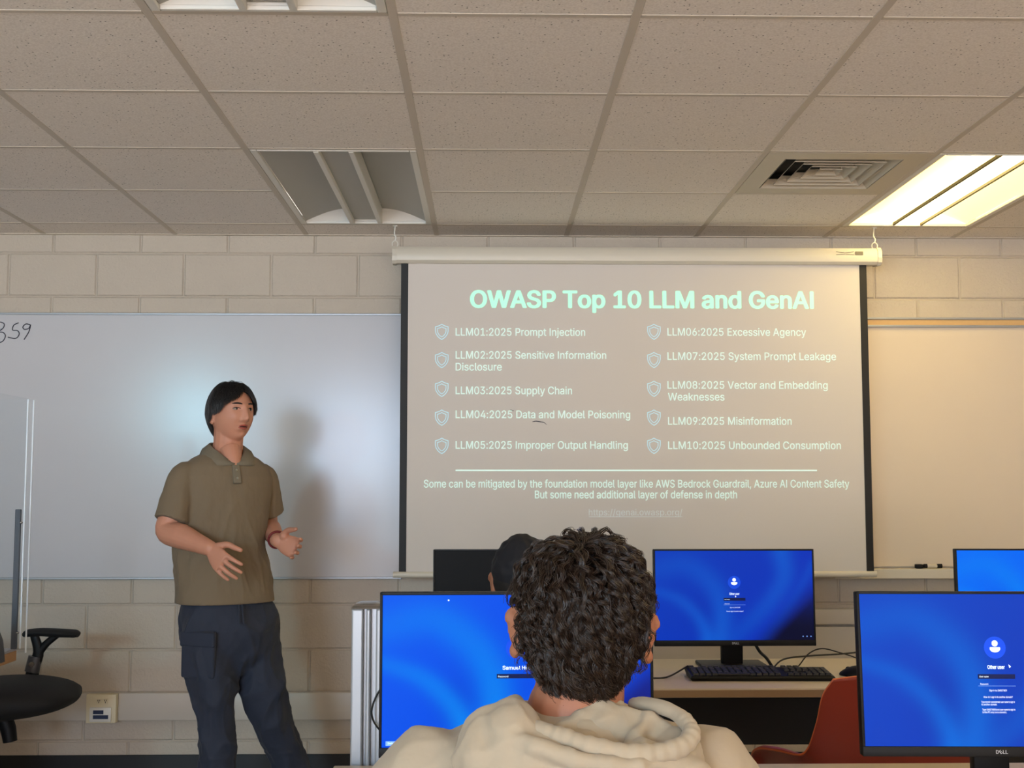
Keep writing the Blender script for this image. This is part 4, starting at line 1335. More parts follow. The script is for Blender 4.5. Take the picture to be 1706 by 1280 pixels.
def shell_chair(label, loc, rz):
    t = thing('shell_chair', label, 'chair', loc, rz, 'orange shell chairs')
    prof_c = [(0.235, 0.42), (0.20, 0.435), (0.10, 0.425), (-0.03, 0.41), (-0.12, 0.42), (-0.175, 0.47), (-0.20, 0.56), (-0.225, 0.68), (-0.25, 0.79), (-0.262, 0.858)]
    prof_e = [(0.20, 0.235, 0.415), (0.235, 0.20, 0.47), (0.262, 0.14, 0.56), (0.270, 0.04, 0.605), (0.262, -0.07, 0.625), (0.245, -0.145, 0.632),
              (0.238, -0.175, 0.66), (0.226, -0.20, 0.73), (0.220, -0.228, 0.80), (0.198, -0.250, 0.846)]
    fl = [0.0, 0.015, 0.030, 0.038, 0.032, 0.010, 0.002, 0.0, 0.0, 0.0]
    Cp = smooth_path([(0, y, z) for y, z in prof_c], 5)
    Ep = smooth_path(prof_e, 5)
    n = len(Cp)
    FL = [float(np.interp(i / 5, range(10), fl)) for i in range(n)]
    nu = 12
    bm = bmesh.new()
    rows = []
    for i in range(n):
        s = i / (n - 1)
        p_ = 3.2 if s < 0.55 else 2.2
        row = []
        us = [k / nu for k in range(-nu, nu + 1)]
        for u in us:
            au = abs(u)
            x = Ep[i].x * (1 if u >= 0 else -1) * (au ** 0.85)
            q = au ** p_
            row.append(Vector((x, Cp[i].y + (Ep[i].y - Cp[i].y) * au ** 2, Cp[i].z + (Ep[i].z - Cp[i].z) * q)))
        for sgn, ins in ((-1, 0), (1, len(row) + 3)):
            e = Ep[i]
            ext = [Vector((sgn * (e.x + FL[i] * w_ + 0.004 * w_), e.y, e.z + FL[i] * (0.35 * math.sin(w_ * PI * 0.8)))) for w_ in (0.33, 0.66, 1.0)]
            if sgn < 0:
                row = ext[::-1] + row
            else:
                row = row + ext
        rows.append([bm.verts.new(v) for v in row])
    for a_, b_ in zip(rows, rows[1:]):
        for k in range(len(a_) - 1):
            bm.faces.new((a_[k], a_[k + 1], b_[k + 1], b_[k]))
    o = obj('shell', bm, M_orange, t, smooth=True, angle=180)
    so = o.modifiers.new('thick', 'SOLIDIFY')
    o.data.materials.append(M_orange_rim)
    so.thickness = 0.006
    so.offset = 0
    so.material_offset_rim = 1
    for sx in (-1, 1):
        for sy in (-1, 1):
            bm = bmesh.new()
            add_tube(bm, [(sx * 0.12, sy * 0.10, 0.40), (sx * 0.16, sy * 0.14, 0.36), (sx * 0.23, sy * 0.22, 0.0)], 0.010, 10, smooth=4)
            obj('leg', bm, M_steel, t, smooth=True)
    return t


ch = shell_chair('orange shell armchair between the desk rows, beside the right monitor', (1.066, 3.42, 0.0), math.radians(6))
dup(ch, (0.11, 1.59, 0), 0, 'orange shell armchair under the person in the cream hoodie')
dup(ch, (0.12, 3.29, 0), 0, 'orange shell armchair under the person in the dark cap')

# ------------------------------------------------------------------ people: shared shapes


class Frame:
    """subject's own axes: l to the subject's left, f to the front, u up, from an origin"""

    def __init__(s, o, yaw_vec, roll=0.0, pitch=0.0, size=1.0):
        f = Vector((yaw_vec[0], yaw_vec[1], 0)).normalized()
        l = Vector((0, 0, 1)).cross(f)
        M = Matrix((l, f, Vector((0, 0, 1)))).transposed()
        M = M @ Euler((pitch, roll, 0)).to_matrix()
        s.M, s.o, s.k = M, Vector(o), size

    def __call__(s, l, f, u):
        return s.o + s.M @ Vector((l, f, u)) * s.k


HA, HB, HC = 0.078, 0.098, 0.118
JAW = 0.10


def skull(D, off=0.0):
    """points of the bare skull along unit directions D (n,3), lifted by off"""
    x, y, z = D[:, 0], D[:, 1], D[:, 2]
    t = np.clip(-z, 0, 1)
    kx = 1 - JAW * t ** 1.8
    X = HA * x * kx
    yy = np.where(y > 0, np.abs(y) ** 0.86, -np.abs(y))
    Y = HB * yy * np.where(y > 0, 1 - 0.03 * t, 1 - 0.30 * t)
    Z = HC * z
    P = np.stack([X, Y, Z], 1)
    Nn = P / np.array([HA ** 2, HB ** 2, HC ** 2])
    Nn /= np.linalg.norm(Nn, axis=1, keepdims=True) + 1e-9
    return P + Nn * (off[:, None] if np.ndim(off) else off), Nn


def g(a, s):
    return np.exp(-(a / s) ** 2)


def face_push(X, Z):
    """how far the features stand out of the face at (X, Z)"""
    ax = np.abs(X)
    prof = np.interp(Z, [-0.046, -0.034, -0.026, 0.004, 0.022, 0.04], [0, 0.75, 1.0, 0.45, 0.18, 0])
    q = 0.027 * g(X, 0.0095 + 0.004 * np.clip(-Z * 20, 0, 1)) * prof
    q += 0.008 * g(ax - 0.013, 0.006) * g(Z + 0.031, 0.008)
    q -= 0.0085 * g(ax - 0.032, 0.015) * g(Z - 0.012, 0.010)
    q += 0.0035 * g(Z - 0.030, 0.009) * np.exp(-(X / 0.05) ** 4)
    q += 0.0065 * g(X, 0.022) * g(Z + 0.051, 0.006) + 0.007 * g(X, 0.020) * g(Z + 0.066, 0.007)
    q -= 0.006 * g(X, 0.019) * g(Z + 0.0580, 0.0035)
    q -= 0.004 * g(X, 0.02) * g(Z + 0.080, 0.007)
    q += 0.010 * g(X, 0.024) * g(Z + 0.098, 0.014)
    q -= 0.004 * g(ax - 0.016, 0.005) * g(Z + 0.041, 0.004)
    q += 0.005 * g(ax - 0.042, 0.02) * g(Z + 0.025, 0.02)
    return q


def face_pt(X, Z):
    z = Z / HC
    t = max(-z, 0)
    x = X / (HA * (1 - JAW * t ** 1.8))
    y = math.sqrt(max(0, 1 - x * x - z * z))
    return HB * y ** 0.86 * (1 - 0.03 * t) + float(face_push(np.array(X), np.array(Z)))


def add_head(bm, fr, ears=True, ear_out=0.0):
    t = bmesh.new()
    bmesh.ops.create_uvsphere(t, u_segments=96, v_segments=80, radius=1)
    D = np.array([v.co for v in t.verts])
    P, _ = skull(D)
    front = np.clip(D[:, 1] * 2.2, 0, 1)
    P[:, 1] += face_push(P[:, 0], P[:, 2]) * front
    for v, p in zip(t.verts, P):
        v.co = fr(*p)
    merge(bm, t)
    if ears:
        for s in (-1, 1):
            e = bmesh.new()
            out = 0.35 + 0.55 * ear_out
            Mx = Matrix.Rotation(s * -0.0, 3, 'X') @ Matrix.Rotation(-s * out, 3, 'Z') @ Matrix.Rotation(-0.18, 3, 'X')
            c = Vector((s * (0.080 + 0.014 * ear_out), -0.012, -0.008))
            # helix rim, bowl and lobe
            rim = [c + Mx @ Vector((s * 0.006, 0.018 * math.cos(a_) - 0.004, 0.031 * math.sin(a_))) for a_ in np.linspace(0.5, 5.4, 16)]
            add_tube(e, rim, 0.0052, 8)
            add_ball(e, c + Mx @ Vector((s * 0.001, -0.002, 0.002)), (0.0055, 0.017, 0.028), M=Mx)
            add_ball(e, c + Mx @ Vector((s * 0.003, 0.004, -0.028)), (0.0058, 0.010, 0.011), M=Mx)
            for v in e.verts:
                v.co = fr(*v.co)
            merge(bm, e)


def add_limb(bm, pts, radii, flat=1.0, n=16, per=6):
    add_tube(bm, pts, radii, n, smooth=per, flat=flat)
    add_ball(bm, pts[0], radii[0] * 0.98)
    add_ball(bm, pts[-1], radii[-1] * 0.98)


def add_hand(bm, W, d, tdir, side, curl, thumb_in=0.35, spread=0.10, size=1.0):
    """hand from wrist W along d; tdir points to the thumb side; palm faces side * (d x t)"""
    d = Vector(d).normalized()
    tt = Vector(tdir)
    tt = (tt - d * tt.dot(d)).normalized()
    n = d.cross(tt) * side
    s = size
    W = Vector(W)

    def pt(a, b, c):
        return W + (d * a + tt * b + n * c) * s

    # palm: rounded slab widening to the knuckles
    secs = [(-0.012, 0.022, 0.019), (0.012, 0.026, 0.018), (0.040, 0.037, 0.016), (0.068, 0.041, 0.0145), (0.088, 0.040, 0.012)]
    rings = []
    for a, hw_, ht in secs:
        rings.append([pt(a, hw_ * math.cos(q), ht * math.sin(q)) for q in [2 * PI * k / 20 for k in range(20)]])
    add_loft(bm, rings)
    add_ball(bm, pt(0.026, 0.026, 0.010), [x * s for x in (0.018, 0.018, 0.018)])
    lens = ((0.031, 0.030, 0.024, 0.020), (0.011, 0.034, 0.027, 0.021), (-0.011, 0.032, 0.025, 0.020), (-0.031, 0.025, 0.019, 0.017))
    for k, (off, l1, l2, l3) in enumerate(lens):
        cu = curl[k]
        ang = 0.15 + cu * 0.55
        base = pt(0.082 - 0.010 * abs(off + 0.005) / 0.03, off, -0.001)
        sp = spread * off / 0.03
        pts = [base - d * 0.012 * s, base]
        p = base
        for q, L in enumerate((l1, l2, l3)):
            dv = (d * math.cos(ang) + n * math.sin(ang) + tt * sp).normalized()
            p = p + dv * L * s
            pts.append(p)
            ang += cu * (0.85 if q == 0 else 0.6)
        rr = [x * s * (0.90 if k == 3 else 1) for x in (0.0095, 0.0094, 0.0086, 0.0078, 0.0066)]
        add_tube(bm, pts, rr, 10, smooth=4)
        add_ball(bm, pts[-1], rr[-1] * 1.0, 12, 8)
    b0 = pt(0.016, 0.022, 0.008)
    a1 = (d * 0.62 + tt * 0.72 + n * thumb_in).normalized()
    a2 = (d * 0.88 + tt * 0.30 + n * thumb_in * 1.2).normalized()
    pts = [b0, b0 + a1 * 0.040 * s, b0 + a1 * 0.040 * s + a2 * 0.030 * s, b0 + a1 * 0.040 * s + a2 * 0.056 * s]
    rr = [x * s for x in (0.015, 0.0118, 0.0100, 0.0078)]
    add_tube(bm, pts, rr, 10, smooth=4)
    add_ball(bm, pts[-1], rr[-1], 12, 8)


def ellipse(o, l, f, a, b, z, n=40, p=2.0, dip=0.0):
    out = []
    for k in range(n):
        q = 2 * PI * k / n
        c, s_ = math.cos(q), math.sin(q)
        c = math.copysign(abs(c) ** (2 / p), c)
        s_ = math.copysign(abs(s_) ** (2 / p), s_)
        out.append(Vector((o[0] + l.x * a * c + f.x * b * s_, o[1] + l.y * a * c + f.y * b * s_, z - dip * max(0, math.sin(q)) ** 3)))
    return out


def wrinkle(bm, amp, scale, seed=0, mask=None, sharp=3.2):
    """folds: narrow ridges along the zero lines of a noise field, with soft swells between them"""
    bm.normal_update()
    S = Vector(scale)
    mv = []
    for v in bm.verts:
        p = Vector((v.co.x * S.x + seed, v.co.y * S.y + v.co.z * S.z * 0.35, v.co.z * S.z))
        a_ = mnoise.noise(p)
        b_ = mnoise.noise(p * 1.9 + Vector((7, 3, 1)))
        q = max(0.0, 1 - abs(a_) * sharp) ** 1.4 + 0.45 * max(0.0, 1 - abs(b_) * sharp) ** 1.4 - 0.5
        mv.append(v.normal * amp * q * (mask(v.co) if mask else 1))
    for v, m_ in zip(bm.verts, mv):
        v.co += m_


def hair_obj(name, strands, r0, r1, m, parent):
    """strands: list of (n,3) arrays in room coordinates"""
    hc = bpy.data.hair_curves.new(name)
    hc.add_curves([len(s) for s in strands])
    off = np.array(wpos(parent))
    P = np.concatenate(strands) - off
    hc.position_data.foreach_set('vector', P.astype(np.float32).ravel())
    R = np.concatenate([np.linspace(r0, r1, len(s)) for s in strands]).astype(np.float32)
    a_ = hc.attributes.get('radius') or hc.attributes.new('radius', 'FLOAT', 'POINT')
    a_.data.foreach_set('value', R)
    hc.materials.append(m)
    o = bpy.data.objects.new(name, hc)
    COL.objects.link(o)
    o.parent = parent
    return o


def to_room(fr, P):
    return np.array(fr.o) + (P * fr.k) @ np.array(fr.M).T


def hair_cap(bm, fr, line, off):
    """shell over the scalp above the hairline line(azimuth); azimuth 0 is the front"""
    nu, nv = 96, 36
    rows = []
    for j in range(nv + 1):
        row = []
        for i in range(nu):
            az = -PI + 2 * PI * i / nu
            zl = line(abs(az)) / HC
            lat0 = math.asin(max(-0.95, min(0.95, zl)))
            lat = PI / 2 - (PI / 2 - lat0) * j / nv
            row.append((math.sin(az) * math.cos(lat), math.cos(az) * math.cos(lat), math.sin(lat)))
        rows.append(row)
    D = np.array(rows).reshape(-1, 3)
    tt = np.repeat(np.linspace(0, 1, nv + 1), nu)
    thick = off * np.clip((1 - tt) * 5, 0.12, 1)
    lump = np.array([mnoise.noise(Vector(d) * 5.0) for d in D]) * off * 0.35
    P, _ = skull(D, thick + lump * np.clip((1 - tt) * 5, 0, 1))
    Pi, _ = skull(D, np.full(len(D), -0.006))
    for arr, flip in ((P, False), (Pi, True)):
        vs = [bm.verts.new(fr(*p)) for p in arr]
        for j in range(nv):
            for i in range(nu):
                a_, b_ = j * nu + i, j * nu + (i + 1) % nu
                q = (vs[a_], vs[b_], vs[b_ + nu], vs[a_ + nu])
                bm.faces.new(q[::-1] if flip else q)
        if not flip:
            outer = vs
    inner = vs
    for i in range(nu):
        a_, b_ = nv * nu + i, nv * nu + (i + 1) % nu
        bm.faces.new((outer[a_], outer[b_], inner[b_], inner[a_]))
    bmesh.ops.remove_doubles(bm, verts=bm.verts, dist=1e-5)


# ------------------------------------------------------------------ the presenter
fY = math.radians(32)
PF = Vector((math.sin(fY), -math.cos(fY), 0))
PL = Vector((math.cos(fY), math.sin(fY), 0))
PYD = 4.65
base = at(378, 1010, PYD)
pres = thing('person', 'standing person in an olive polo shirt and navy trousers, hands open, speaking', 'person', (base.x, base.y, 0))
hc_ = at(385, 689, PYD)
hy = math.radians(46)
HF = Frame(hc_, (math.sin(hy), -math.cos(hy)), roll=0.0, pitch=0.02, size=0.955)
bm = bmesh.new()
add_head(bm, HF, ear_out=-0.3)
nb = at(378, 768, PYD)
add_limb(bm, [HF(0, -0.012, -0.06), HF(0, -0.018, -0.115), nb + PF * 0.0, nb - Vector((0, 0, 0.05))], [0.058, 0.056, 0.062, 0.085])
add_tube(bm, [nb + PF * 0.035 + Vector((0, 0, 0.04)), nb + PF * 0.058 + Vector((0, 0, 0.012)), nb + PF * 0.078 - Vector((0, 0, 0.018)), nb + PF * 0.075 - Vector((0, 0, 0.05))], [0.042, 0.036, 0.024, 0.012], 16, smooth=4)
# right arm (left in the photo)
rs, re, rw = at(307, 808, 4.54), at(279, 884, 4.50), at(350, 914, 4.36)
add_limb(bm, [rs, rs.lerp(re, 0.55), re, re.lerp(rw, 0.35), re.lerp(rw, 0.75), rw], [0.040, 0.047, 0.044, 0.046, 0.034, 0.028])
add_hand(bm, rw, (0.55, -0.45, -0.52), (0.55, -0.25, 0.65), 1 if (Vector((0.55, -0.45, -0.52)).cross(Vector((0.55, -0.25, 0.65)))).dot(PL) > 0 else -1,
         (0.22, 0.28, 0.32, 0.30), 0.25, 0.12)
ls, le, lw = at(437, 808, 4.76), at(445, 874, 4.84), at(462, 901, 4.62)
add_limb(bm, [ls, ls.lerp(le, 0.55), le, le.lerp(lw, 0.35), le.lerp(lw, 0.8), lw], [0.040, 0.046, 0.043, 0.042, 0.032, 0.027])
dL, tL = Vector((0.86, -0.40, -0.32)), Vector((0.25, 0.15, 0.9))
add_hand(bm, lw, dL, tL, 1 if dL.cross(tL).dot(Vector((0, -1, 0.2))) > 0 else -1, (0.55, 0.6, 0.62, 0.6), 0.45, 0.10)
obj('body', fuse(bm, 0.0034, 2, 0.4), M_skin, pres, world=True, smooth=True, angle=180)

# face pieces
for s in (-1, 1):
    ex, ez = s * 0.032, 0.012
    yv = face_pt(ex, ez)
    bm = bmesh.new()
    add_ball(bm, HF(ex, yv - 0.0035, ez - 0.001), (0.0135, 0.0068, 0.0054), M=HF.M)
    eye = obj('eye', bm, M_eye, pres, world=True, smooth=True)
    bm = bmesh.new()
    add_ball(bm, HF(ex + 0.002, yv - 0.0010, ez - 0.0005), (0.0060, 0.0050, 0.0056), M=HF.M)
    obj('iris', bm, M_iris, eye, world=True, smooth=True)
    bm = bmesh.new()
    add_tube(bm, [HF(ex + q * 0.014, face_pt(ex + q * 0.014, ez + 0.005 * (1 - q * q)) + 0.0006, ez + 0.0052 - 0.004 * q * q) for q in (-1, -0.5, 0, 0.5, 1)],
             [0.0008, 0.0017, 0.002, 0.0018, 0.001], 8, smooth=3)
    obj('eyelid', bm, M_brow, pres, world=True, smooth=True)
    bm = bmesh.new()
    add_tube(bm, [HF(s * (0.014 + 0.034 * q), face_pt(s * (0.014 + 0.034 * q), 0.032) - 0.001, 0.031 + 0.003 * math.sin(q * 2.8)) for q in (0, 0.25, 0.5, 0.75, 1)],
             [0.0036, 0.0056, 0.0058, 0.0046, 0.0016], 8, smooth=3, flat=0.6)
    obj('eyebrow', bm, M_brow, pres, world=True, smooth=True)
bm = bmesh.new()
add_ball(bm, HF(0.001, face_pt(0, -0.0585) - 0.0012, -0.0585), (0.0175, 0.006, 0.0042), M=HF.M)
mo = obj('mouth', bm, M_mouth, pres, world=True, smooth=True)
for zc, hh_, r_ in ((-0.0525, 0.003, 0.0034), (-0.0650, -0.003, 0.0040)):
    bm = bmesh.new()
    add_tube(bm, [HF(q * 0.021, face_pt(q * 0.021, zc) - 0.0005, zc - hh_ * q * q * 1.3) for q in (-1, -0.5, 0, 0.5, 1)],
             [0.0012, r_ * 0.9, r_, r_ * 0.9, 0.0012], 8, smooth=3)
    obj('lip', bm, M_lip, pres, world=True, smooth=True)


def line_p(az):
    return float(np.interp(math.degrees(az), [0, 25, 45, 62, 78, 90, 105, 125, 180], [0.082, 0.074, 0.062, 0.045, 0.012, 0.004, -0.030, -0.072, -0.092]))


bm = bmesh.new()
hair_cap(bm, HF, line_p, 0.008)
hp = obj('hair', bm, M_scalp_black, pres, world=True, smooth=True, angle=180)


def straight_hair():
    N, n = 5200, 13
    out = []
    zend_a = [0, 14, 30, 50, 70, 90, 110, 140, 180]
    zend_v = [0.070, 0.056, 0.042, 0.028, -0.004, -0.012, -0.050, -0.100, -0.118]
    while len(out) < N:
        d = rng.normal(size=3)
        d /= np.linalg.norm(d)
        az = math.atan2(d[0], d[1])
        if d[2] * HC < line_p(abs(az)) + 0.004:
            continue
        pts = []
        h1 = 0.007 + 0.008 * rng.random()
        stop = np.interp(abs(math.degrees(az)), zend_a, zend_v) + rng.normal() * 0.006
        part = d[0] - 0.10
        wob = rng.normal() * 0.30
        L = 0.055 + 0.05 * rng.random()
        stepl = L / (n - 1)
        dd = d.copy()
        for k in range(n):
            P, Nn = skull(dd[None, :], 0.003 + h1 * min(1, k / 4))
            pts.append(P[0])
            fr_ = max(0, dd[1])
            c = np.array([np.sign(part) * (0.55 * fr_ + 0.2) + wob, 0.75 * fr_ * (dd[2] > 0.5) - 0.2 * (dd[1] < 0), -1.0])
            c -= dd * c.dot(dd)
            c /= np.linalg.norm(c) + 1e-9
            dd = dd + c * stepl / 0.098
            dd /= np.linalg.norm(dd)
            a2 = abs(math.degrees(math.atan2(dd[0], dd[1])))
            if dd[2] * HC < np.interp(a2, zend_a, zend_v) + (rng.random() - 0.5) * 0.012:
                break
        if len(pts) >= 4:
            out.append(to_room(HF, np.array(pts)))
    return out


hair_obj('hair_strands', straight_hair(), 0.0007, 0.0003, M_hair_black, hp)

# polo shirt
bm = bmesh.new()
rings = []
for py, pxc, a_, b_, dip in ((1003, 375, 0.186, 0.142, 0), (985, 374, 0.184, 0.140, 0), (950, 370, 0.178, 0.137, 0), (905, 367, 0.174, 0.134, 0), (860, 370, 0.176, 0.130, 0),
                             (820, 373, 0.182, 0.126, 0), (795, 374, 0.182, 0.118, 0), (777, 375, 0.164, 0.104, 0.0), (764, 376, 0.125, 0.092, 0.012), (754, 377, 0.078, 0.082, 0.036)):
    c = at(pxc, py, PYD)
    rings.append(ellipse(c, PL, PF, a_, b_, c.z, p=2.3, dip=dip))
add_loft(bm, rings)
for sh, el, hem, r0, r1 in ((at(306, 794, 4.55), re, at(286, 868, 4.505), 0.052, 0.065), (at(439, 795, 4.74), le, at(449, 856, 4.80), 0.050, 0.060)):
    ax = (hem - sh).normalized()
    add_tube(bm, [sh.lerp(at(372, 790, PYD), 0.35), sh, sh.lerp(hem, 0.5), hem], [0.046, r0, (r0 + r1) / 2 + 0.004, r1], 24, smooth=5)
sb = fuse(bm, 0.0055, 3, 0.5)
SHOULDER = at(372, 800, PYD)


def shirt_folds(c):
    return min(1, max(0.12, (1.42 - c.z) * 3)) * min(1, max(0.0, (c.z - 0.905) * 12))


wrinkle(sb, 0.011, (5.5, 5.5, 2.6), 3.1, shirt_folds)
wrinkle(sb, 0.0040, (11, 11, 6), 8.1, shirt_folds)
shirt = obj('polo_shirt', sb, M_shirt, pres, world=True, smooth=True, angle=180)
# collar
CO = at(377, 757, PYD)


def collar_flap(s):
    bm = bmesh.new()
    rows = []
    qs = [0, 12, 24, 36, 46, 60, 80, 105, 130, 155, 180]
    TB = {  # angle from the opening: fold radius, fold height, edge radius, edge height
        'fr': ([0, 20, 45, 80, 120, 180], [0.088, 0.085, 0.076, 0.068, 0.064, 0.064]),
        'fz': ([0, 20, 45, 80, 120, 180], [-0.040, -0.022, 0.004, 0.026, 0.038, 0.042]),
        'er': ([0, 20, 46, 80, 120, 180], [0.096, 0.108, 0.118, 0.104, 0.092, 0.086]),
        'ez': ([0, 20, 46, 80, 120, 180], [-0.043, -0.046, -0.046, -0.012, 0.000, 0.002])}
    for qd in qs:
        v = {k: float(np.interp(qd, *TB[k])) for k in TB}
        q = math.radians(qd) * s
        dirv = PF * math.cos(q) + PL * math.sin(q)
        Z = Vector((0, 0, 1))
        fold = CO + dirv * v['fr'] + Z * v['fz']
        edge_ = CO + dirv * v['er'] + Z * v['ez']
        inner = CO + dirv * (v['fr'] - 0.006) + Z * (v['fz'] - 0.025)
        mid = fold.lerp(edge_, 0.5) + dirv * 0.006 + Z * 0.003
        rows.append([bm.verts.new(p) for p in (inner, fold - dirv * 0.004, fold + Z * 0.002, mid, edge_)])
    for a_, b_ in zip(rows, rows[1:]):
        for i in range(4):
            bm.faces.new((a_[i], a_[i + 1], b_[i + 1], b_[i]))
    o = obj('collar', bm, M_collar, shirt, world=True, smooth=True, angle=50)
    so = o.modifiers.new('thick', 'SOLIDIFY')
    so.thickness = 0.004
    so.offset = 1


collar_flap(1)
collar_flap(-1)
bm = bmesh.new()
pA, pB = CO + PF * 0.100 - Vector((0, 0, 0.044)), CO + PF * 0.124 - Vector((0, 0, 0.112))
cen = pA.lerp(pB, 0.5)
Zp = (pA - pB).normalized()
Yp = PL.cross(Zp) * -1
Rp = Matrix((PL, Yp, Zp)).transposed()
add_box(bm, cen + PF * 0.0, (0.030, 0.016, (pA - pB).length), 0.003, 2, Rp)
pk = obj('placket', bm, M_collar, shirt, world=True, smooth=True)
M_button = mat('shirt_button', (150, 142, 122), 0.4)
for q in (0.25, 0.7):
    bm = bmesh.new()
    add_ball(bm, pA.lerp(pB, q) + PF * 0.009, (0.0045, 0.0045, 0.0045))
    obj('button', bm, M_button, pk, world=True, smooth=True)
# wrist cord on the left wrist
bm = bmesh.new()
dv = (lw - le).normalized()
u1 = dv.cross(Vector((0, 0, 1))).normalized()
u2 = dv.cross(u1)
for sh_ in (-0.004, 0.004):
    add_tube(bm, [lw - dv * (0.012 + sh_) + (u1 * math.cos(q) + u2 * math.sin(q)) * 0.032 for q in [2 * PI * k / 24 for k in range(24)]], 0.0032, 8, closed=True, up=dv)
obj('wrist_cord', bm, M_band, pres, world=True, smooth=True)

# trousers
bm = bmesh.new()
rings = []
for py, pxc, a_, b_ in ((992, 377, 0.160, 0.115), (1010, 378, 0.176, 0.128), (1026, 380, 0.188, 0.136), (1060, 384, 0.190, 0.140), (1095, 388, 0.160, 0.112), (1122, 394, 0.085, 0.065)):
    c = at(pxc, py, PYD)
    rings.append(ellipse(c, PL, PF, a_, b_, c.z, p=2.3))
add_loft(bm, rings)
RLEG = [(346, 1030, 4.60), (352, 1100, 4.575), (357, 1150, 4.565), (361, 1200, 4.57), (364, 1260, 4.58), (365, 1330, 4.60), (366, 1372, 4.61)]
LLEG = [(421, 1030, 4.71), (430, 1100, 4.70), (437, 1140, 4.685), (448, 1185, 4.69), (464, 1230, 4.72), (482, 1270, 4.76), (494, 1345, 4.80), (497, 1372, 4.81)]
rl = [at(*p) for p in RLEG]
ll = [at(*p) for p in LLEG]
add_tube(bm, rl, [0.092, 0.098, 0.084, 0.075, 0.070, 0.066, 0.062], 20, smooth=5)
add_tube(bm, ll, [0.094, 0.100, 0.092, 0.078, 0.070, 0.062, 0.052, 0.054], 20, smooth=5)
tb = fuse(bm, 0.0065, 22, 0.5)
def low_folds(c):
    return min(1, max(0.0, (0.93 - c.z) * 8))


wrinkle(tb, 0.017, (6, 6, 2.6), 9.3, low_folds)
wrinkle(tb, 0.007, (9, 9, 6.0), 4.3, low_folds)
wrinkle(tb, 0.010, (3, 3, 12), 2.3, lambda c: max(0.0, min(1, (0.5 - c.z) * 3)))
tr = obj('trousers', tb, M_trouser, pres, world=True, smooth=True, angle=180)
bm = bmesh.new()
nP = (-PL * 0.80 + PF * 0.60).normalized()
tP = Vector((0, 0, 1)).cross(nP)
RP = Matrix((tP, nP, Vector((0, 0, 1)))).transposed()
pc = at(353, 1086, 4.577) + nP * 0.084
add_box(bm, pc, (0.14, 0.022, 0.17), 0.009, 3, RP)
add_box(bm, pc + nP * 0.006 + Vector((0, 0, 0.055)), (0.146, 0.022, 0.055), 0.008, 3, RP)
obj('cargo_pocket', bm, M_trouser, tr, world=True, smooth=True)
for dx in (0, 0.012):
    bm = bmesh.new()
    a_, b_ = at(398, 1008, 4.51), at(399, 1040, 4.505)
    add_tube(bm, [a_ + PL * dx, b_ + PL * dx * 1.4], 0.003, 8)
    obj('drawstring', bm, M_trouser, tr, world=True)
for leg in (rl, ll):
    an = leg[-1]
    bm = bmesh.new()
    rings = []
    for f_, hw_, hz in ((-0.085, 0.026, 0.045), (-0.07, 0.036, 0.075), (-0.02, 0.040, 0.095), (0.04, 0.043, 0.085), (0.10, 0.048, 0.055), (0.15, 0.044, 0.042), (0.18, 0.026, 0.03)):
        c = Vector((an.x, an.y, 0)) + PF * f_
        rings.append([c + PL * hw_ * math.cos(q) + Vector((0, 0, max(0.0, hz * (0.45 + 0.55 * math.sin(q)) if math.sin(q) > -0.8 else 0.0))) for q in [2 * PI * k / 20 for k in range(20)]])
    add_loft(bm, rings)
    sh = obj('shoe', bm, M_shoe, pres, world=True, smooth=True, angle=60)
    bm = bmesh.new()
    add_limb(bm, [Vector((an.x, an.y, 0.06)), an], [0.040, 0.042])
    obj('sock', bm, M_dark_cloth, sh, world=True, smooth=True)

# ------------------------------------------------------------------ person in the cream hoodie
SX, SYD = 0.124, 1.64
sit = thing('person', 'curly-haired person in a cream hoodie seen from behind, seated in the foreground', 'person', (0.11, 1.62, 0.44))
MF = Frame((SX + 0.003, SYD, 1.150), (0.02, 1.0), roll=math.radians(-2.5), pitch=-0.06, size=0.925)
bm = bmesh.new()
add_head(bm, MF, ear_out=1.0)
nbk = Vector((SX - 0.008, SYD - 0.012, 1.03))
add_limb(bm, [MF(0, 0.004, -0.03), MF(0, -0.004, -0.09), nbk, nbk - Vector((0, 0, 0.08))], [0.056, 0.060, 0.066, 0.085])
TC = Vector((0.108, 1.62, 0))
hands = []
for s in (-1, 1):
    el, wr = Vector((TC.x + s * 0.27, 1.80, 0.765)), Vector((TC.x + s * 0.13, 2.05, 0.775))
    hands.append((s, el, wr))
    add_limb(bm, [el, el.lerp(wr, 0.5), wr], [0.040, 0.036, 0.028])
    dv = (wr - el).normalized()
    tv = Vector((-s, 0, 0.1))
    add_hand(bm, wr, dv, tv, 1 if dv.cross(tv).z < 0 else -1, (0.25, 0.28, 0.3, 0.3), 0.2, 0.1)
body2 = obj('body', fuse(bm, 0.0036, 2, 0.4), M_skin2, sit, world=True, smooth=True, angle=180)


def line_c(az):
    return float(np.interp(math.degrees(az), [0, 30, 55, 72, 85, 95, 110, 125, 150, 180], [0.075, 0.07, 0.045, 0.0, 0.0, 0.016, 0.000, -0.060, -0.084, -0.091]))


bm = bmesh.new()
hair_cap(bm, MF, line_c, 0.006)
hs = obj('hair', bm, M_scalp_curl, sit, world=True, smooth=True, angle=180)


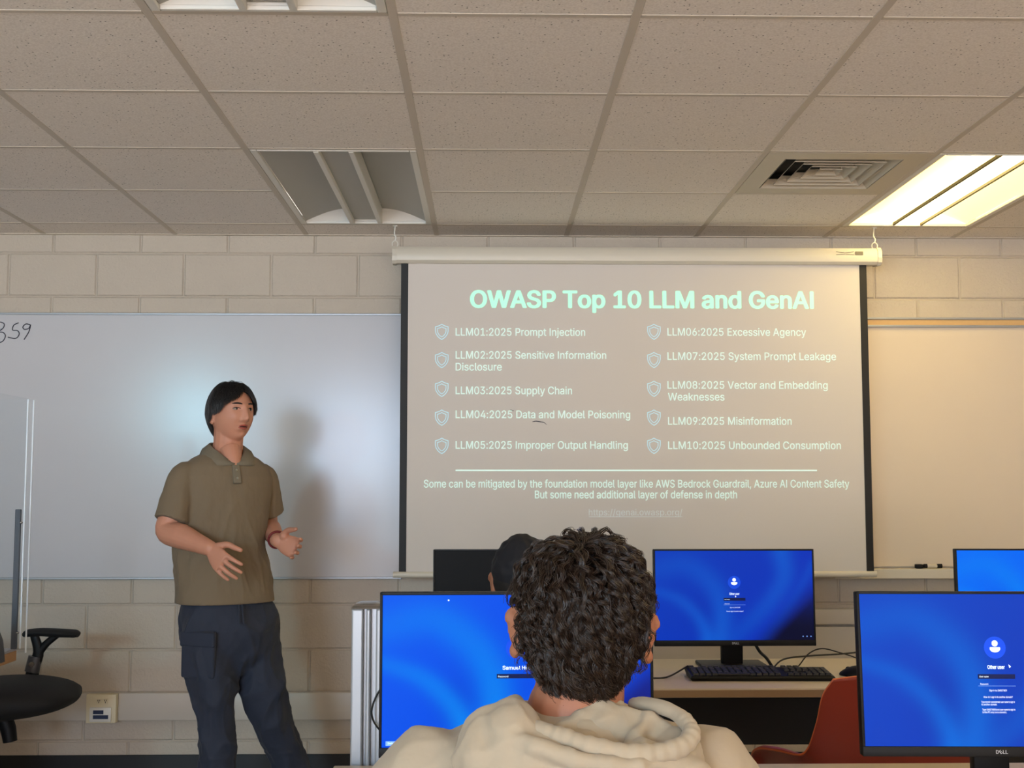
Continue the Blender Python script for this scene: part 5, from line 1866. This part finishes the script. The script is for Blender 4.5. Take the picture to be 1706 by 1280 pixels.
def curly_hair():
    out = []
    whorl = np.array([0.12, -0.28, 0.95])
    whorl /= np.linalg.norm(whorl)
    K, per, n = 1050, 19, 20
    made = 0
    while made < K:
        d = rng.normal(size=3)
        d /= np.linalg.norm(d)
        az = math.atan2(d[0], d[1])
        zl = line_c(abs(az))
        if d[2] * HC < zl + 0.004:
            continue
        made += 1
        edge = min(1, max(0, (d[2] * HC - zl) / 0.05))
        top = max(0, d[2])
        side = abs(d[0]) ** 2
        L = (0.020 + 0.058 * edge) * (0.8 + 0.5 * rng.random()) * (1 + 0.25 * top)
        away = d - whorl
        turn = rng.normal() * 0.75
        hgt = (0.005 + 0.007 * edge) * (1 - 0.55 * side) + (0.004 + 0.017 * rng.random()) * top
        amp = (0.0034 + 0.0056 * rng.random()) * (0.5 + 0.5 * edge) * (1 - 0.4 * side)
        waves = (1.1 + 1.0 * rng.random()) * L / 0.044
        if top > 0.35 and rng.random() < 0.12:
            hgt += 0.008
            amp *= 1.1
        ph = rng.random() * 2 * PI
        dd = d.copy()
        ctr, nrm, sid, tng = [], [], [], []
        for k in range(n):
            u = k / (n - 1)
            h = 0.004 + hgt * math.sin(min(1, u * 1.6) * PI / 2) - hgt * 0.45 * max(0, u - 0.6)
            P, Nn = skull(dd[None, :], h)
            c = away / (np.linalg.norm(away) + 1e-6) + np.array([0, 0, -0.65])
            c -= dd * c.dot(dd)
            c /= np.linalg.norm(c) + 1e-9
            sd = np.cross(dd, c)
            a_ = turn * (1 - 1.4 * u)
            c2 = c * math.cos(a_) + sd * math.sin(a_)
            ctr.append(P[0]); nrm.append(Nn[0]); sid.append(np.cross(Nn[0], c2)); tng.append(c2)
            if 68 < abs(math.degrees(math.atan2(dd[0], dd[1]))) < 114 and dd[2] * HC < 0.022:
                break
            if dd[2] * HC < line_c(abs(math.atan2(dd[0], dd[1]))) - 0.007 - 0.010 * ph / 6.3:
                break
            dd = dd + c2 * (L / (n - 1)) / 0.095
            dd /= np.linalg.norm(dd)
        ctr, nrm, sid = np.array(ctr), np.array(nrm), np.array(sid)
        nn_ = len(ctr)
        if nn_ < 5:
            continue
        u = np.linspace(0, 1, n)[:nn_]
        curl_env = amp * (0.35 + 0.65 * u)
        th = ph + 2 * PI * waves * u
        mid = ctr + sid * (curl_env * np.cos(th))[:, None] + nrm * (curl_env * 0.8 * np.sin(th))[:, None]
        for _ in range(per):
            o1, o2 = rng.normal() * 0.0022, rng.normal() * 0.0016
            jit = rng.normal() * 0.32
            th2 = th + jit
            fly = 1.0 + (rng.random() < 0.05) * 0.9
            pinch = 1 - 0.45 * u
            S = ctr + sid * (o1 * pinch + curl_env * fly * np.cos(th2))[:, None] + nrm * (o2 * pinch + curl_env * fly * 0.8 * np.sin(th2))[:, None]
            m_ = max(5, int(nn_ * (0.75 + 0.25 * rng.random())))
            out.append(to_room(MF, S[:m_]))
    return out


hair_obj('curls', curly_hair(), 0.00042, 0.00022, M_hair_curl, hs)

# hoodie
bm = bmesh.new()
LX, LY = Vector((1, 0, 0)), Vector((0, 1, 0))
rings = []
for z, a_, b_, dy in ((0.47, 0.21, 0.15, 0), (0.60, 0.205, 0.145, 0), (0.80, 0.215, 0.135, 0), (0.92, 0.222, 0.122, 0), (0.97, 0.212, 0.112, 0.0), (1.005, 0.18, 0.10, 0.005), (1.03, 0.125, 0.09, 0.01), (1.045, 0.08, 0.08, 0.01)):
    rings.append(ellipse((TC.x, TC.y + dy, 0), LX, LY, a_, b_, z, p=2.4))
add_loft(bm, rings)
for s, el, wr in hands:
    sh = Vector((TC.x + s * 0.178, TC.y, 0.958))
    add_limb(bm, [sh, sh.lerp(el, 0.5) + Vector((s * 0.02, -0.02, 0)), el, el.lerp(wr, 0.5), el.lerp(wr, 0.9)], [0.070, 0.066, 0.060, 0.056, 0.045])
hb = fuse(bm, 0.006, 8, 0.5)
wrinkle(hb, 0.005, (8, 8, 6), 5.5)
hoodie = obj('hoodie', hb, M_hoodie, sit, world=True, smooth=True, angle=180)
# the hood lying on the back
bm = bmesh.new()
# bag of the hood
for px_, py_, Y_, r in ((822, 1240, 1.545, (0.042, 0.050, 0.046)), (852, 1238, 1.525, (0.040, 0.045, 0.052)), (800, 1270, 1.535, (0.030, 0.045, 0.056)),
                        (900, 1280, 1.508, (0.080, 0.042, 0.046)), (985, 1296, 1.498, (0.090, 0.042, 0.042)), (1075, 1296, 1.502, (0.080, 0.042, 0.044)), (1128, 1272, 1.53, (0.032, 0.045, 0.040))):
    add_ball(bm, at(px_, py_, Y_), r)
# lining rising on the right of the neck and folding towards the shoulder
for px_, py_, Y_, r in ((1000, 1214, 1.592, (0.040, 0.045, 0.038)), (958, 1240, 1.565, (0.038, 0.04, 0.026)), (1040, 1226, 1.585, (0.048, 0.045, 0.036)), (1092, 1240, 1.572, (0.036, 0.04, 0.034))):
    add_ball(bm, at(px_, py_, Y_), r)
add_tube(bm, [at(925, 1222, 1.540), at(962, 1198, 1.562), at(1000, 1177, 1.585), at(1034, 1182, 1.61)], [0.009, 0.011, 0.012, 0.014], 14, smooth=5)
add_tube(bm, [at(1088, 1190, 1.58), at(1074, 1212, 1.548), at(1050, 1243, 1.522)], [0.009, 0.010, 0.009], 12, smooth=5)
add_tube(bm, [at(838, 1200, 1.62), at(842, 1202, 1.575), at(854, 1216, 1.542), at(872, 1232, 1.515)], [0.012, 0.013, 0.014, 0.012], 14, smooth=5)
add_tube(bm, [at(769, 1292, 1.52), at(774, 1246, 1.535), at(798, 1210, 1.56), at(834, 1192, 1.60)], [0.010, 0.012, 0.012, 0.011], 14, smooth=5)
add_tube(bm, [at(800, 1300, 1.495), at(812, 1255, 1.498), at(832, 1222, 1.520)], [0.008, 0.009, 0.008], 12, smooth=5)
add_tube(bm, [at(862, 1236, 1.487), at(905, 1250, 1.470), at(970, 1268, 1.458), at(1050, 1279, 1.456), at(1125, 1268, 1.482)], [0.009, 0.010, 0.011, 0.011, 0.009], 12, smooth=5)
hd = fuse(bm, 0.0040, 5, 0.5)
wrinkle(hd, 0.0055, (13, 13, 9), 1.7)
hood = obj('hood', hd, M_hoodie, hoodie, world=True, smooth=True, angle=180)
# rolled hem of the hood opening, gathered along its stitching
edge = [(852, 1172, 1.60), (860, 1170, 1.575), (867, 1191, 1.548), (880, 1211, 1.525), (904, 1220, 1.505), (940, 1231, 1.49), (982, 1245, 1.475), (1044, 1257, 1.468), (1095, 1256, 1.475),
        (1138, 1243, 1.49), (1152, 1222, 1.51), (1141, 1201, 1.535), (1116, 1184, 1.56), (1082, 1174, 1.59), (1057, 1174, 1.62)]
P = smooth_path([at(*e) for e in edge], 12)
R = []
for i in range(len(P)):
    u = i / (len(P) - 1)
    r = 0.0095 + 0.0035 * math.sin(PI * min(1, max(0, (u - 0.05) / 0.8)))
    r *= 1 + 0.07 * math.sin(i * 1.25) * (0.3 < u < 0.8) + 0.04 * math.sin(i * 0.43 + 1)
    R.append(r)
bm = bmesh.new()
add_tube(bm, P, R, 16)
add_ball(bm, P[0], R[0])
add_ball(bm, P[-1], R[-1])
obj('hood_hem', fuse(bm, 0.0028, 2, 0.4), M_hoodie, hoodie, world=True, smooth=True, angle=180)
# trousers and shoes below the frame
bm = bmesh.new()
for s in (-1, 1):
    add_limb(bm, [Vector((TC.x + s * 0.08, 1.60, 0.52)), Vector((TC.x + s * 0.12, 1.85, 0.53)), Vector((TC.x + s * 0.14, 2.05, 0.50)), Vector((TC.x + s * 0.14, 2.08, 0.28)), Vector((TC.x + s * 0.14, 2.05, 0.10))],
             [0.095, 0.085, 0.068, 0.06, 0.05])
obj('trousers', fuse(bm, 0.008, 4), M_dark_cloth, sit, world=True, smooth=True, angle=180)
for s in (-1, 1):
    bm = bmesh.new()
    add_ball(bm, Vector((TC.x + s * 0.14, 2.11, 0.045)), (0.045, 0.13, 0.045))
    obj('shoe', bm, M_shoe, sit, world=True, smooth=True)

# ------------------------------------------------------------------ person in the dark cap, mostly hidden
CX, CYD = px_x(870, 950, 3.36), 3.36
cp = thing('person', 'person in a dark cap, almost hidden behind the curly head, facing the black monitor', 'person', (CX, CYD, 0.44))
CF = Frame((CX, CYD, 1.078), (0.05, 1.0))
bm = bmesh.new()
add_head(bm, CF)
cn = Vector((CX, CYD - 0.015, 0.96))
add_limb(bm, [CF(0, -0.02, -0.05), cn, cn - Vector((0, 0, 0.08))], [0.06, 0.062, 0.08])
arms = []
for s in (-1, 1):
    el, wr = Vector((CX + s * 0.24, CYD + 0.20, 0.765)), Vector((CX + s * 0.10, CYD + 0.40, 0.775))
    arms.append((s, el, wr))
    add_limb(bm, [el, wr], [0.04, 0.028])
    dv = (wr - el).normalized()
    tv = Vector((-s, 0, 0.1))
    add_hand(bm, wr, dv, tv, 1 if dv.cross(tv).z < 0 else -1, (0.25, 0.28, 0.3, 0.3), 0.2, 0.1)
obj('body', fuse(bm, 0.005, 2), M_skin2, cp, world=True, smooth=True, angle=180)
bm = bmesh.new()
hair_cap(bm, CF, line_p, 0.006)
obj('hair', bm, M_scalp_black, cp, world=True, smooth=True, angle=180)
bm = bmesh.new()
hair_cap(bm, CF, lambda az: float(np.interp(math.degrees(az), [0, 60, 110, 180], [0.045, 0.03, -0.005, -0.02])), 0.013)
hat = obj('cap', bm, M_cap, cp, world=True, smooth=True, angle=180)
bm = bmesh.new()
top = [CF(math.sin(q) * 0.075, 0.075 + math.cos(q) * 0.095, 0.047 - 0.02 * math.sin(q) ** 2) for q in np.linspace(-1.5, 1.5, 16)]
add_loft(bm, [[p + Vector((0, 0, dz)) for p in top] + [CF(0, 0.05, 0.05) + Vector((0, 0, dz))] for dz in (0, 0.005)])
obj('brim', bm, M_cap, hat, world=True)
bm = bmesh.new()
rings = []
for z, a_, b_ in ((0.47, 0.19, 0.14), (0.70, 0.19, 0.13), (0.85, 0.20, 0.115), (0.91, 0.175, 0.10), (0.94, 0.11, 0.08), (0.955, 0.07, 0.07)):
    rings.append(ellipse((CX, CYD, 0), LX, LY, a_, b_, z, p=2.3))
add_loft(bm, rings)
for s, el, wr in arms:
    sh = Vector((CX + s * 0.165, CYD, 0.87))
    add_limb(bm, [sh, el, el.lerp(wr, 0.9)], [0.062, 0.055, 0.042])
obj('dark_top', fuse(bm, 0.008, 5), M_dark_cloth, cp, world=True, smooth=True, angle=180)
bm = bmesh.new()
for s in (-1, 1):
    add_limb(bm, [Vector((CX + s * 0.08, CYD, 0.52)), Vector((CX + s * 0.11, CYD + 0.42, 0.52)), Vector((CX + s * 0.11, CYD + 0.40, 0.10))], [0.09, 0.066, 0.05])
obj('trousers', fuse(bm, 0.008, 4), M_dark_cloth, cp, world=True, smooth=True, angle=180)
for s in (-1, 1):
    bm = bmesh.new()
    add_ball(bm, Vector((CX + s * 0.11, CYD + 0.45, 0.045)), (0.045, 0.13, 0.045))
    obj('shoe', bm, M_shoe, cp, world=True, smooth=True)

# ------------------------------------------------------------------ podium at the left edge
PDX, PDY = at(28, 1080, 4.43).x, 4.43
PDZ = at(28, 1080, 4.43).z
t = thing('podium_desk', 'corner of a wood-edged podium desk at the left edge, carrying clear panels', 'desk', (PDX - 0.5, PDY - 0.4, 0))
bm = bmesh.new()
add_box(bm, (PDX - 0.5, PDY - 0.45, PDZ - 0.004), (1.0, 0.9, 0.008), 0.001)
obj('desktop', bm, mat('podium_laminate', (150, 148, 158), 0.4), t, world=True)
bm = bmesh.new()
add_box(bm, (PDX - 0.5, PDY - 0.45, PDZ - 0.026), (1.0, 0.9, 0.036), 0.002)
obj('wood_edge', bm, M_oak, t, world=True)
bm = bmesh.new()
add_box(bm, (PDX - 0.62, PDY - 0.45, (PDZ - 0.045) / 2), (0.7, 0.7, PDZ - 0.045), 0.004)
obj('cabinet', bm, M_oak, t, world=True)
# clear acrylic guards
ze = at(60, 667, PDY + 0.03).z
xe = at(50, 900, PDY + 0.03).x
lean = 0.028


def guard(label, x0_, x1_, y0_, y1_, z0_, z1_, edge_end):
    t = thing('acrylic_panel', label, 'clear panel', ((x0_ + x1_) / 2, (y0_ + y1_) / 2, z0_))
    bm = bmesh.new()
    add_box(bm, ((x0_ + x1_) / 2, (y0_ + y1_) / 2, (z0_ + z1_) / 2), (x1_ - x0_, y1_ - y0_, z1_ - z0_))
    obj('sheet', bm, M_acrylic, t, world=True)
    bm = bmesh.new()
    ex, ey = edge_end
    add_box(bm, (ex, ey, (z0_ + z1_) / 2), (0.005, 0.005, z1_ - z0_), 0.001)
    obj('polished_edge', bm, M_acrylic_edge, t, world=True)
    bm = bmesh.new()
    add_box(bm, ((x0_ + x1_) / 2, (y0_ + y1_) / 2, z1_ + 0.001), (x1_ - x0_, y1_ - y0_, 0.002))
    obj('top_edge', bm, M_acrylic, t, world=True)


guard('clear acrylic guard at the rear of the podium, its bright edge farther right', xe - 0.95, xe, PDY + 0.02, PDY + 0.027, PDZ - 0.02, ze, (xe, PDY + 0.0235))
xe2 = at(44, 800, PDY - 0.02).x
guard('clear acrylic guard along the podium side, its bright edge farther left', xe2 - 0.006, xe2, PDY - 0.36, PDY - 0.02, PDZ, ze, (xe2 - 0.003, PDY - 0.02))
a_, b_ = at(34, 849, PDY - 0.03), at(20, 1078, PDY - 0.03)
t = thing('panel_bracket', 'dark metal bracket strip clamping the clear panel to the podium', 'bracket', ((a_.x + b_.x) / 2, PDY - 0.03, PDZ))
bm = bmesh.new()
mx_ = (a_.x + b_.x) / 2
add_box(bm, (mx_, PDY - 0.03, (a_.z + PDZ) / 2), (0.020, 0.012, a_.z - PDZ), 0.002)
obj('strip', bm, mat('bracket_grey', (62, 66, 76), 0.45), t, world=True)
for py_ in (871, 1055):
    p = at(35, py_, PDY - 0.036)
    bm = bmesh.new()
    add_ball(bm, Vector((mx_ + 0.011, PDY - 0.03, p.z)), (0.006, 0.007, 0.005))
    obj('screw', bm, M_steel, t, world=True, smooth=True)
pm = at(-34, 1050, 3.98)
t = thing('monitor', 'edge of a dark screen standing on the podium at the left border', 'monitor', (pm.x, 3.98, PDZ))
bm = bmesh.new()
hw_ = at(9, 1050, 4.0).x - pm.x
prof = [(-0.19, 0.012), (hw_ + 0.002, 0.012), (hw_, 0.035), (hw_ - 0.006, 0.08), (hw_ - 0.022, 0.12), (hw_ - 0.05, 0.15), (-0.16, 0.15)]
add_loft(bm, [[Vector((x, dy, z)) for x, z in prof] for dy in (-0.02, 0.02)])
obj('housing', bm, mat('grey_plastic', (66, 70, 80), 0.5), t)
bm = bmesh.new()
add_box(bm, (-0.06, 0, 0.007), (0.16, 0.12, 0.014), 0.004)
obj('stand_base', bm, M_plastic, t)

# ------------------------------------------------------------------ office chair at the left edge
OCY = 5.0
oc = at(-2, 1160, OCY)
t = thing('office_chair', 'black swivel office chair with a raised armrest at the left edge', 'chair', (oc.x - 0.02, OCY, 0))
sz0, sz1 = at(20, 1201, OCY).z, at(20, 1130, OCY).z
smid = (sz0 + sz1) / 2
xr = at(127, 1160, OCY).x - (oc.x - 0.02)
bm = bmesh.new()
rings = []
hgt = (sz1 - sz0)
for k in range(25):
    u = k / 24
    x = -xr * 0.98 + 2 * xr * 0.985 * u + 0.004
    e = math.sqrt(max(0.0004, 1 - (2 * u - 1) ** 2))
    hh_ = hgt / 2 * e ** 0.85
    wd = 0.24 * e ** 0.5
    zc = smid + 0.018 * (2 * u - 1) - 0.012 * (1 - e)
    rings.append([Vector((x, wd * math.copysign(abs(math.cos(q)) ** 0.7, math.cos(q)), zc + hh_ * math.copysign(abs(math.sin(q)) ** 0.9, math.sin(q)) * (1.0 if math.sin(q) > 0 else 0.9))) for q in [2 * PI * i / 28 for i in range(28)]])
add_loft(bm, rings)
obj('seat', bm, M_plastic_soft, t, smooth=True, angle=180)
off = Vector((oc.x - 0.02, OCY, 0))
ayd = OCY + 0.16


def rel(px_, py_, y=ayd):
    return at(px_, py_, y) - off


for dY in (Vector((0, 0, 0)), Vector((-0.50, -0.12, 0))):
    bm = bmesh.new()
    p1, p2, p3 = rel(51, 1136) + dY, rel(57, 1108) + dY, rel(64, 1086) + dY
    add_tube(bm, [p1 - Vector((0.002, 0, 0.06)), p1, p2], [0.030, 0.029, 0.026], 16, flat=0.55, up=(0, 1, 0))
    arm = obj('arm_post', bm, M_plastic, t, smooth=True)
    bm = bmesh.new()
    add_tube(bm, [rel(53, 1120) + dY, rel(59, 1094) + dY], [0.031, 0.029], 16, flat=0.65, up=(0, 1, 0))
    obj('arm_sleeve', bm, mat('sleeve_grey', (70, 70, 74), 0.3), arm, smooth=True)
    bm = bmesh.new()
    add_cyl(bm, rel(56, 1106) + dY + Vector((0, -0.022, 0)), 0.011, 0.008, 20, rot=(PI / 2, 0, 0))
    obj('arm_button', bm, M_steel, arm, smooth=True)
    bm = bmesh.new()
    add_tube(bm, [p2, p3, rel(56, 1055) + dY], [0.026, 0.022, 0.017], 14, smooth=4, flat=0.6, up=(0, 1, 0))
    add_tube(bm, [p3 + Vector((0.004, 0, 0)), rel(78, 1072) + dY, rel(98, 1056) + dY], [0.018, 0.015, 0.014], 14, smooth=4, flat=0.7, up=(0, 1, 0))
    obj('arm_fork', bm, M_plastic, arm, smooth=True)
    bm = bmesh.new()
    add_tube(bm, [rel(40, 1058) + dY, rel(48, 1055) + dY, rel(70, 1053.5) + dY, rel(100, 1055) + dY, rel(124, 1056) + dY, rel(131, 1058) + dY], [0.010, 0.016, 0.017, 0.018, 0.017, 0.011], 16, smooth=4, up=(0, 1, 0), flat=2.2)
    obj('armrest', bm, M_plastic_soft, t, smooth=True)
bm = bmesh.new()
add_tube(bm, [rel(6, 1195, OCY), rel(14, 1215, OCY), rel(17, 1236, OCY)], [0.034, 0.030, 0.027], 16, up=(0, 1, 0))
obj('tilt_lever', bm, M_plastic, t, smooth=True)
bm = bmesh.new()
add_cyl(bm, (-0.06, 0, smid / 2), 0.027, smid - 0.1, 20)
obj('gas_column', bm, M_plastic, t, smooth=True)
bm = bmesh.new()
add_tube(bm, [(-xr + 0.02, 0, smid), (-xr - 0.05, 0, smid + 0.06), (-xr - 0.08, 0, smid + 0.25)], 0.02, 12, smooth=5)
add_box(bm, (-xr - 0.09, 0, smid + 0.42), (0.05, 0.42, 0.46), 0.02, 3)
obj('backrest', bm, M_plastic_soft, t, smooth=True)
for k in range(5):
    a_ = 2 * PI * k / 5 + 0.3
    bm = bmesh.new()
    add_tube(bm, [(-0.06, 0, 0.11), (-0.06 + 0.29 * math.cos(a_), 0.29 * math.sin(a_), 0.075)], [0.024, 0.017], 10)
    lg = obj('leg', bm, M_plastic, t, smooth=True)
    bm = bmesh.new()
    add_cyl(bm, (-0.06 + 0.29 * math.cos(a_), 0.29 * math.sin(a_), 0.03), 0.03, 0.04, 16, rot=(PI / 2, 0, a_))
    obj('castor', bm, M_plastic, lg, smooth=True)
